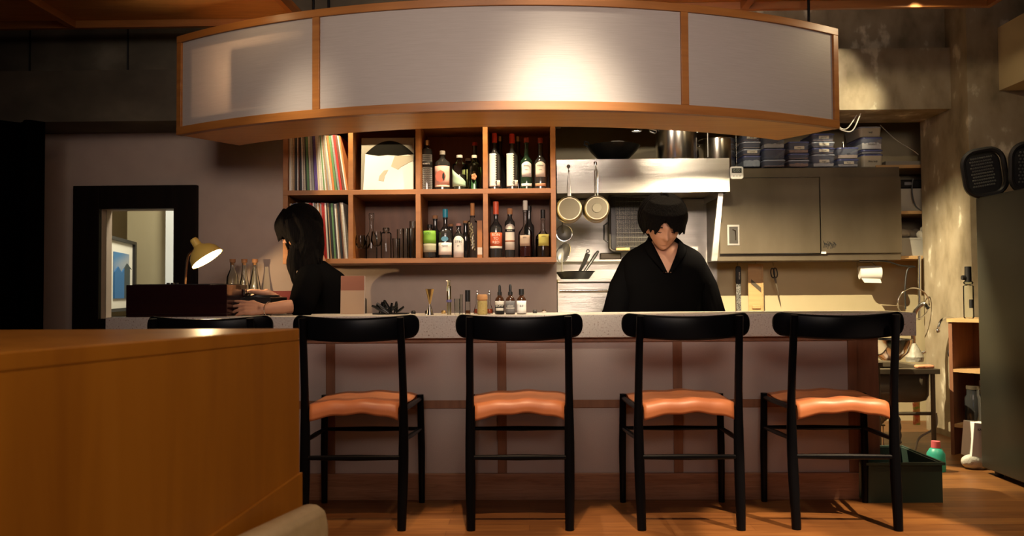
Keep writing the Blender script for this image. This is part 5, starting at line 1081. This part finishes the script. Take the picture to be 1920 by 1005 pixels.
# ================================================================== PEOPLE
def hand(mb, wrist, dirv, palmn, L=.18, curl=(.35, .45, .5, .55), spread=.12, thumb_side=1, thumb_out=.7):
    """five fingered hand; dirv = pointing direction, palmn = direction the palm faces"""
    d = Vector(dirv).normalized(); n = Vector(palmn).normalized(); n = (n - d * n.dot(d)).normalized(); s = d.cross(n) * thumb_side
    w_ = Vector(wrist); pl = L * .5
    for k in range(4):
        off = (k - 1.5) * .0195; kn = w_ + d * pl * (1.0 - .04 * abs(k - 1.2)) - s * off
        mb.limb([w_ + d * .008 - s * off * .55, w_ + d * pl * .55 - s * off * .9, kn], [.0155, .0145, .0108], 10)
        fl_ = L * (.42, .47, .44, .35)[k]; a = -(k - 1.5) * -spread; c = 0; p = kn; dd = (d * math.cos(a) - s * math.sin(a)).normalized(); pts = [p]
        for j, seg_ in enumerate((.45, .3, .25)):
            c += curl[k] * (1, 1.1, .7)[j]; v = dd * math.cos(c) + n * math.sin(c); p = p + v * fl_ * seg_; pts.append(p)
        mb.limb(pts, [.0098, .0088, .0078, .0066], 10)
    t0 = w_ + d * .03 + s * .022; t1 = t0 + (d * .6 + s * thumb_out + n * .35).normalized() * .042; t2 = t1 + (d * .9 + s * .25 * thumb_out + n * .5).normalized() * .032; t3 = t2 + (d * .95 + n * .4).normalized() * .024
    mb.limb([t0, t1, t2, t3], [.015, .0125, .0105, .0082], 10)
def head(mb, c, R, s=1.0):
    """face along local -Y; R rotation matrix; c centre of skull"""
    bm = mb.bm; c = Vector(c)
    def g(x, z, x0, z0, sx, sz): return math.exp(-((x - x0) / sx) ** 2 - ((z - z0) / sz) ** 2)
    NU, NVv = 64, 48; rows = []
    for j in range(NVv + 1):
        ph = PI * j / NVv; row = []
        for i in range(NU):
            th = 2 * PI * i / NU; x, y, z = math.sin(ph) * math.sin(th), -math.sin(ph) * math.cos(th), math.cos(ph)
            X, Y_, Z = x * .076, y * .095, z * .118
            if Z < -.02:                                    # jaw
                k = min(1, (-.02 - Z) / .098); X *= 1 - .36 * k ** 1.3; Y_ = Y_ * (1 - .18 * k) - .012 * k
            if Y_ < 0:
                f = min(1, -Y_ / .07)
                d_ = 0
                d_ += .026 * g(X, Z, 0, -.035, .011, .014) + .013 * g(X, Z, 0, -.008, .009, .028)     # nose
                d_ += .009 * g(X, Z, 0, -.034, .019, .009)
                d_ += .008 * g(X, Z, 0, .026, .045, .010)                                             # brow
                for sx in (-1, 1):
                    d_ -= .012 * g(X, Z, sx * .031, .002, .015, .012); d_ += .0065 * g(X, Z, sx * .031, -.002, .011, .006)  # socket, lid
                    d_ += .004 * g(X, Z, sx * .042, -.030, .016, .016)                                # cheek
                d_ += .0075 * g(X, Z, 0, -.0605, .020, .0045) + .0085 * g(X, Z, 0, -.0715, .017, .0055) - .004 * g(X, Z, 0, -.0658, .022, .0025)
                d_ += .010 * g(X, Z, 0, -.100, .018, .013) - .004 * g(X, Z, 0, -.084, .02, .006)      # chin
                Y_ -= d_ * f; Y_ += .006 * f * f * (1 if abs(X) < .05 else .5)
            row.append(bm.verts.new(c + R @ (Vector((X, Y_, Z)) * s)))
            if j in (0, NVv): break
        rows.append(row)
    for a, b in zip(rows, rows[1:]):
        for i in range(NU):
            j = (i + 1) % NU
            if len(a) == 1: bm.faces.new((a[0], b[j], b[i]))
            elif len(b) == 1: bm.faces.new((a[i], a[j], b[0]))
            else: bm.faces.new((a[i], a[j], b[j], b[i]))
    for sx in (-1, 1):                                       # ears
        mb.sph(c + R @ (Vector((sx * .079, .008, -.012)) * s), .030 * s, (.28, .62, 1), rot=None, u=12, v=10)
def eyebits(parent, c, R, s, mat_lash, mat_lip):
    lm = MB()
    for sx in (-1, 1):
        lm.tube([Vector(c) + R @ (Vector((sx * (.031 + .015 * t), -.0835 + .008 * t * t + .006 * abs(t) , -.0055 + .0015 * t * t)) * s) for t in (-1, -.5, 0, .5, 1)], .0014 * s, 6)
    lm.build('eyelashes', mat_lash, parent)
    bm_ = MB()
    for sx in (-1, 1):
        bm_.tube([Vector(c) + R @ (Vector((sx * (.032 + .018 * t), -.0905 + .010 * t * t + .004 * (t > 0) * t, .0235 - .003 * t * t)) * s) for t in (-1, -.5, 0, .5, 1)], [.001 * s, .0024 * s, .0026 * s, .0022 * s, .001 * s], 6)
    bm_.build('eyebrows', mat_lash, parent)
def loftrings(mb, rings, seg=36, cap=True, hole=None):
    """rings: (cx, cy, z, rx, ry, power); hole(p)->True drops a face"""
    vs = []
    for (x, y, z, rx, ry, pw) in rings:
        r_ = []
        for k in range(seg):
            a = 2 * PI * k / seg; cs, sn = math.cos(a), math.sin(a)
            r_.append(mb.bm.verts.new((x + rx * (1 if cs > 0 else -1) * abs(cs) ** pw, y + ry * (1 if sn > 0 else -1) * abs(sn) ** pw, z)))
        vs.append(r_)
    for p, q in zip(vs, vs[1:]):
        for k in range(seg):
            fv = (p[k], p[(k + 1) % seg], q[(k + 1) % seg], q[k]); c = sum((v.co for v in fv), Vector()) / 4
            if hole and hole(c): continue
            mb.bm.faces.new(fv)
    if cap:
        mb.bm.faces.new(vs[0][::-1]); mb.bm.faces.new(vs[-1])
def interp(keys, n):
    out = []
    for i in range(n + 1):
        t = i / n * (len(keys) - 1); k = min(int(t), len(keys) - 2); u = t - k
        p0, p1, p2, p3 = keys[max(k - 1, 0)], keys[k], keys[k + 1], keys[min(k + 2, len(keys) - 1)]
        out.append(tuple(.5 * (2 * b + (c - a) * u + (2 * a - 5 * b + 4 * c - d_) * u * u + (3 * b - a - 3 * c + d_) * u ** 3) for a, b, c, d_ in zip(p0, p1, p2, p3)))
    return out
# ---- man behind the bar
MY = 4.50; mx0 = WX(1244, MY, 500)
mn_ = thing('person', 'man in loose black open collared shirt standing behind the bar looking down', 'person', (mx0, MY, 0))
hc = W(1244, 424, 4.38) - Vector((mx0, MY, 0))
HR = Euler((math.radians(24), 0, math.radians(2))).to_matrix()
HS = 1.07
bd = MB(); head(bd, hc, HR, HS)
nk = Vector((0, .02, 1.20))
bd.limb([nk, nk + Vector((0, -.01, .04)), hc + Vector((0, .02, -.05))], [.058, .050, .050], 18)
tor = interp([(0, .02, .30, .15, .10, .9), (0, .02, .55, .16, .11, .9), (0, .01, .72, .145, .10, .9), (0, .0, .90, .16, .11, .85), (0, 0, 1.05, .18, .112, .85), (0, .01, 1.15, .17, .10, .85), (0, .02, 1.195, .11, .085, .9), (0, .02, 1.225, .06, .05, 1)], 24)
loftrings(bd, tor, 32)
arms = []
for s in (-1, 1):
    sh0 = Vector((s * .178, .02, 1.085)); el = Vector((s * .26, .02, .80)); wr = Vector((s * .14, -.06, .70))
    arms.append((sh0, el, wr)); bd.limb([sh0, sh0.lerp(el, .5), el, el.lerp(wr, .5), wr], [.055, .047, .040, .037, .027], 14)
    hand(bd, wr, (-s * .5, -.35, -.6), (0, .5, -1), L=.175, curl=(.45, .5, .5, .55), thumb_side=s)
    bd.limb([(s * .09, .02, .45), (s * .10, .02, .22), (s * .10, .03, .06)], [.085, .06, .042], 14)
    bd.limb([(s * .10, .05, .035), (s * .105, -.06, .03), (s * .11, -.12, .028)], [.035, .035, .027], 12)
bd.build('body', SKIN, mn_, remesh=.0045, smoothmod=3)
eyebits(mn_, hc, HR, HS, HAIR, None)
# shirt with V opening
def vhole(c): return c.y < -.01 and c.z > 1.055 and abs(c.x) < (c.z - 1.045) * .60 + .008
shm = MB()
sk_ = interp([(0, .01, .50, .24, .15, .9), (0, .01, .72, .225, .145, .9), (0, .0, .90, .205, .14, .85), (0, 0, 1.0, .222, .138, .8), (0, 0, 1.08, .222, .134, .8), (0, .006, 1.135, .212, .122, .85), (0, .014, 1.172, .18, .108, .9), (0, .022, 1.203, .125, .092, .95), (0, .028, 1.228, .086, .078, 1), (0, .03, 1.25, .076, .07, 1)], 60)
loftrings(shm, sk_, 96, cap=False, hole=vhole)
for (a, e, wv) in arms:
    shm.limb([a + Vector((-.02 if a.x > 0 else .02, 0, .0)), a.lerp(e, .4) + Vector((0, 0, 0)), e + Vector((0, 0, .0)), e.lerp(wv, .6)], [.078, .082, .085, .075], 18)
shm.build('shirt', CLOTH, mn_, solid=.004)
lp = MB()
def fy(z):  # front of shirt
    for (x, y, zz_, rx, ry, pw) in sk_:
        if zz_ >= z: return y - ry
    return -.05
for s in (-1, 1):
    inn = spl([(.004, -.136, 1.050), (.026, -.130, 1.10), (.050, -.112, 1.155), (.068, -.070, 1.205), (.078, -.01, 1.235), (.062, .065, 1.25), (0, .105, 1.255)], 4)
    off = spl([(.016, -.002, .0), (.034, -.004, -.004), (.046, .004, -.012), (.042, -.004, -.030), (.034, 0, -.040), (.022, .02, -.042), (0, .03, -.045)], 4)
    def lap(u, v):
        k = min(int(round(u * (len(inn) - 1))), len(inn) - 1); p = inn[k] + off[k] * v
        return (s * p.x, p.y - .008 - .008 * math.sin(v * PI), p.z + .004 * math.sin(v * PI))
    lp.grid(lap, 24, 6)
lp.build('collar', CLOTH, mn_, solid=.004)
tr_ = MB()
loftrings(tr_, interp([(0, .02, .40, .175, .13, .9), (0, .02, .55, .185, .135, .9)], 4), 30)
for s in (-1, 1): tr_.limb([(s * .09, .02, .42), (s * .10, .02, .22), (s * .10, .03, .09)], [.10, .075, .06], 16)
tr_.build('trousers', BLACKM, mn_)
ha = MB(); Hc = hc
def hp(x, y, z): return Hc + HR @ (Vector((x, y, z)) * HS)
ha.sph(hp(0, .028, .045), 1, (.112, .118, .104), rot=HR.to_euler(), u=28, v=20)
ha.sph(hp(0, .05, .0), 1, (.104, .092, .10), rot=HR.to_euler(), u=24, v=16)
R9 = random.Random(21)
for k in range(46):
    a = -1.45 + 2.9 * k / 45; j = R9.uniform(-.05, .05)
    rx, ry = .094, .104
    x0, y0 = rx * .75 * math.sin(a * .9), -ry * .66 * math.cos(a * .9) + .01
    gap = math.exp(-((a + .10) / .20) ** 2)
    L2 = .047 + .006 * abs(a) ** 1.5 + R9.uniform(-.012, .010) - gap * .042
    if abs(a) > 1.05: L2 += .012
    x1, y1 = rx * 1.06 * math.sin(a), -ry * 1.02 * math.cos(a)
    zend = .060 - L2 * 1.25
    sw = (-.010 if a > -.12 else .010) * math.exp(-abs(a + .12) * 1.0)
    ha.tube([hp(x0 * .3, y0 * .3 + .02, .140), hp(x1 * .72, y1 * .72 + .005, .124), hp(x1 * .99, y1 * .99, .082), hp(x1 * 1.03, y1 * 1.03, .055 if zend < .03 else zend + .025), hp(x1 * 1.0 + j * .06 - sw, y1 * 1.03, zend)], [.012, .014, .014, .010, .0025], 7)
for k in range(40):
    a = 2 * PI * k / 40; c_, s_ = math.cos(a), math.sin(a); e = R9.uniform(-.004, .006)
    if s_ < -.55: continue
    ha.tube(spl([hp(.02 * c_, .035 + .02 * s_, .142), hp(.075 * c_, .035 + .08 * s_, .122 + e), hp(.112 * c_, .035 + .118 * s_, .06 + e), hp(.108 * c_, .04 + .108 * s_, -.005), hp(.092 * c_, .045 + .09 * s_, -.05 + e * 2)], 4), [.012] * 12 + [.010, .008, .006, .004, .002], 7)
ha.build('hair', HAIR, mn_, remesh=.0042)
# ---- seated woman
WY = 4.42; wx0_ = WX(588, WY, 520)
wm = thing('person', 'woman with long dark hair in black top sitting at the record player, facing left', 'person', (wx0_, WY, 0))
def wl(px, py, Y): return W(px, py, Y) - Vector((wx0_, WY, 0))
whc = wl(563, 431, 4.39)
WR = Euler((math.radians(22), 0, math.radians(-72))).to_matrix()
bd = MB(); head(bd, whc, WR, .92)
nkb = wl(592, 492, 4.43)
bd.limb([nkb, nkb.lerp(whc, .5) + Vector((.01, 0, 0)), whc + Vector((.01, 0, -.04))], [.055, .048, .050], 16)
ctr = [(.045, 0, .58, .13, .16, .9), (.05, 0, .72, .12, .14, .9), (.045, 0, .86, .115, .14, .9), (.03, 0, .97, .115, .15, .9), (.02, 0, 1.05, .10, .16, .9), (.01, .0, 1.095, .06, .10, 1), (.005, 0, 1.115, .045, .05, 1)]
loftrings(bd, interp(ctr, 20), 30)
shn = [Vector((.02, -.15, 1.03)), Vector((.02, .15, 1.03))]
el_n = wl(566, 586, 4.03); el_n.z = .895; wr_n = wl(492, 583, 3.925); wr_n.z = .880
bd.limb([shn[0], shn[0].lerp(el_n, .5), el_n, el_n.lerp(wr_n, .5), wr_n], [.050, .044, .037, .033, .024], 14)
hand(bd, wr_n, (-1, -.05, .10), (-.1, .8, -.6), L=.165, curl=(.12, .18, .25, .3), thumb_side=-1, thumb_out=.5)
el_f = wl(560, 590, 4.45); wr_f = wl(500, 550, 4.20)
bd.limb([shn[1], shn[1].lerp(el_f, .5), el_f, el_f.lerp(wr_f, .5), wr_f], [.050, .044, .037, .034, .023], 14)
hand(bd, wr_f, (-1, -.15, .16), (-.25, -.05, -1), L=.165, curl=(.55, .5, .45, .5), thumb_side=-1, thumb_out=.6)
for s in (-1, 1): bd.limb([(.03, s * .09, .60), (-.18, s * .09, .60), (-.34, s * .10, .58), (-.33, s * .10, .35), (-.32, s * .10, .16)], [.09, .08, .06, .05, .04], 12); bd.limb([(-.31, s * .10, .13), (-.36, s * .10, .12), (-.42, s * .10, .11)], [.035, .033, .026], 10)
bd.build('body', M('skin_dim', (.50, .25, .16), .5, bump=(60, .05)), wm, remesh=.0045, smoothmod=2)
tp = MB()
ctr2 = [(.055, 0, .62, .145, .18, .9), (.065, 0, .74, .145, .165, .9), (.07, 0, .86, .15, .17, .9), (.06, 0, .97, .14, .18, .85), (.045, 0, 1.05, .115, .175, .9), (.02, 0, 1.10, .075, .11, 1), (.01, 0, 1.13, .05, .06, 1)]
loftrings(tp, interp(ctr2, 24), 40)
tp.limb([shn[0], shn[0].lerp(el_n, .5), shn[0].lerp(el_n, .98)], [.075, .072, .066], 16); tp.limb([shn[1], shn[1].lerp(el_f, .5), shn[1].lerp(el_f, .85)], [.075, .072, .07], 16)
tp.build('top', CLOTH, wm, remesh=.008, smoothmod=4)
tr_ = MB()
for s in (-1, 1): tr_.limb([(.05, s * .08, .62), (-.18, s * .09, .60), (-.34, s * .10, .58), (-.33, s * .10, .35), (-.32, s * .10, .20)], [.12, .10, .075, .065, .055], 14)
tr_.build('trousers', BLACKM, wm)
hw = MB()
def wp(x, y, z): return whc + WR @ (Vector((x, y, z)) * .92)
hw.sph(wp(0, .02, .035), 1, (.098, .112, .108), rot=WR.to_euler(), u=28, v=20)
R10 = random.Random(4)
back = wl(604, 520, 4.45)
for k in range(60):
    a = R10.uniform(-.2, PI + .9) if k > 12 else R10.uniform(-.6, .6)
    # side and back strands falling down over the shoulders
    side = R10.choice((-1, -1, 1)); b_ = R10.uniform(-.3, 1.0)
    p0 = wp(side * .03, .0 + .05 * b_, .13); p1 = wp(side * .095, .03 * b_ + .01, .06)
    p2 = wp(side * .102, .02 + .08 * b_, -.04); top_ = p2
    ex = whc.x + .0 + .075 * (b_ + .3) + R10.uniform(-.02, .02)
    ez = 1.03 + .06 * b_ + R10.uniform(-.05, .03)
    p3 = Vector((ex - .01, top_.y * .95, (top_.z + ez) / 2)); p4 = Vector((ex + R10.uniform(-.01, .02), -side * -.0 + top_.y * .98, ez))
    hw.tube(spl([p0, p1, p2, p3, p4], 4), [.018] * 8 + [.016] * 4 + [.013, .011, .008, .005, .002], 7)
for k in range(26):   # back curtain
    u = R10.uniform(-1, 1); p0 = wp(.05 * u, .06, .125); p1 = wp(.09 * u, .115, .03); p2 = p1 + Vector((.012, 0, -.08)); p3 = p2 + Vector((.006, 0, -.09)); p4 = p3 + Vector((0, 0, -.07 + R10.uniform(-.03, .03)))
    hw.tube(spl([p0, p1, p2, p3, p4], 4), [.02] * 12 + [.017, .013, .009, .006, .003], 7)
for k in range(22):   # fringe and face framing strands
    u = -1 + 2 * k / 21; L3 = .078 + R10.uniform(-.014, .012) + (.05 if abs(u) > .75 else 0)
    p0 = wp(.04 * u, -.04, .135); p1 = wp(.075 * u, -.105 + .03 * u * u, .085); p2 = wp(.082 * u, -.125 + .045 * u * u, .085 - L3 * .7); p3 = wp(.085 * u, -.128 + .05 * u * u + R10.uniform(-.02, .0), .085 - L3 * 1.25)
    hw.tube(spl([p0, p1, p2, p3], 4), [.014] * 8 + [.010, .008, .006, .004, .002], 7)
for k in range(16):   # strands over the cheek
    u = k / 15; hw.tube(spl([wp(.088, -.0 - .05 * u, .075), wp(.098, -.015 - .05 * u, .0), wp(.094, -.02 - .042 * u, -.07), wp(.085, -.0 - .03 * u, -.14 - R10.uniform(0, .04))], 4), [.013] * 8 + [.010, .008, .006, .004, .002], 7)
for k in range(8):    # locks in front of the shoulder
    x = R10.uniform(-.045, .0); hw.tube(spl([wp(.08, -.0, -.01), whc + Vector((x * .5 - .0, -.085, -.10)), whc + Vector((x - .005, -.09, -.19)), whc + Vector((x + .01, -.085, -.27 + R10.uniform(-.03, .03)))], 4), [.013] * 8 + [.010, .008, .006, .004, .002], 7)
hw.build('hair', HAIR, wm, remesh=.0048)
fx = wr_n + Vector((-.085, -.012, .006))
MB().tube([(wr_n + Vector((-.098, 0, -.004))) + Vector((0, .0125 * math.cos(a), .0125 * math.sin(a))) for a in [k * PI / 8 for k in range(16)]], .002, 6, closed=True).build('ring', CHROME, wm)
MB().tube([(wr_n + Vector((.03, 0, 0))) + Vector((.012 * math.cos(a), .034 * math.cos(a), .034 * math.sin(a))) for a in [k * PI / 12 for k in range(24)]], .0016, 6, closed=True).build('bangle', CHROME, wm)
stl = thing('bar_stool', 'dark backed stool that the woman sits on', 'stool', (wx0_ + .06, WY, 0))
box((-.2, -.2, .44), (.2, .2, .49)).build('seat', BLACKM, stl, bevel=.01)
box((.185, -.12, .55), (.205, .12, WZ(645, 559, WY))).build('backrest', M('stool_back', (.02, .018, .016), .5), stl, bevel=.009)
for a in (-.17, .17):
    MB().cyl((.195, a * .5, .49), (.195, a * .5, .55), .01).build('back_post', BLACKM, stl)
    for b in (-.17, .17): MB().cyl((a, b, 0), (a, b, .44), .015).build('leg', BLACKM, stl)
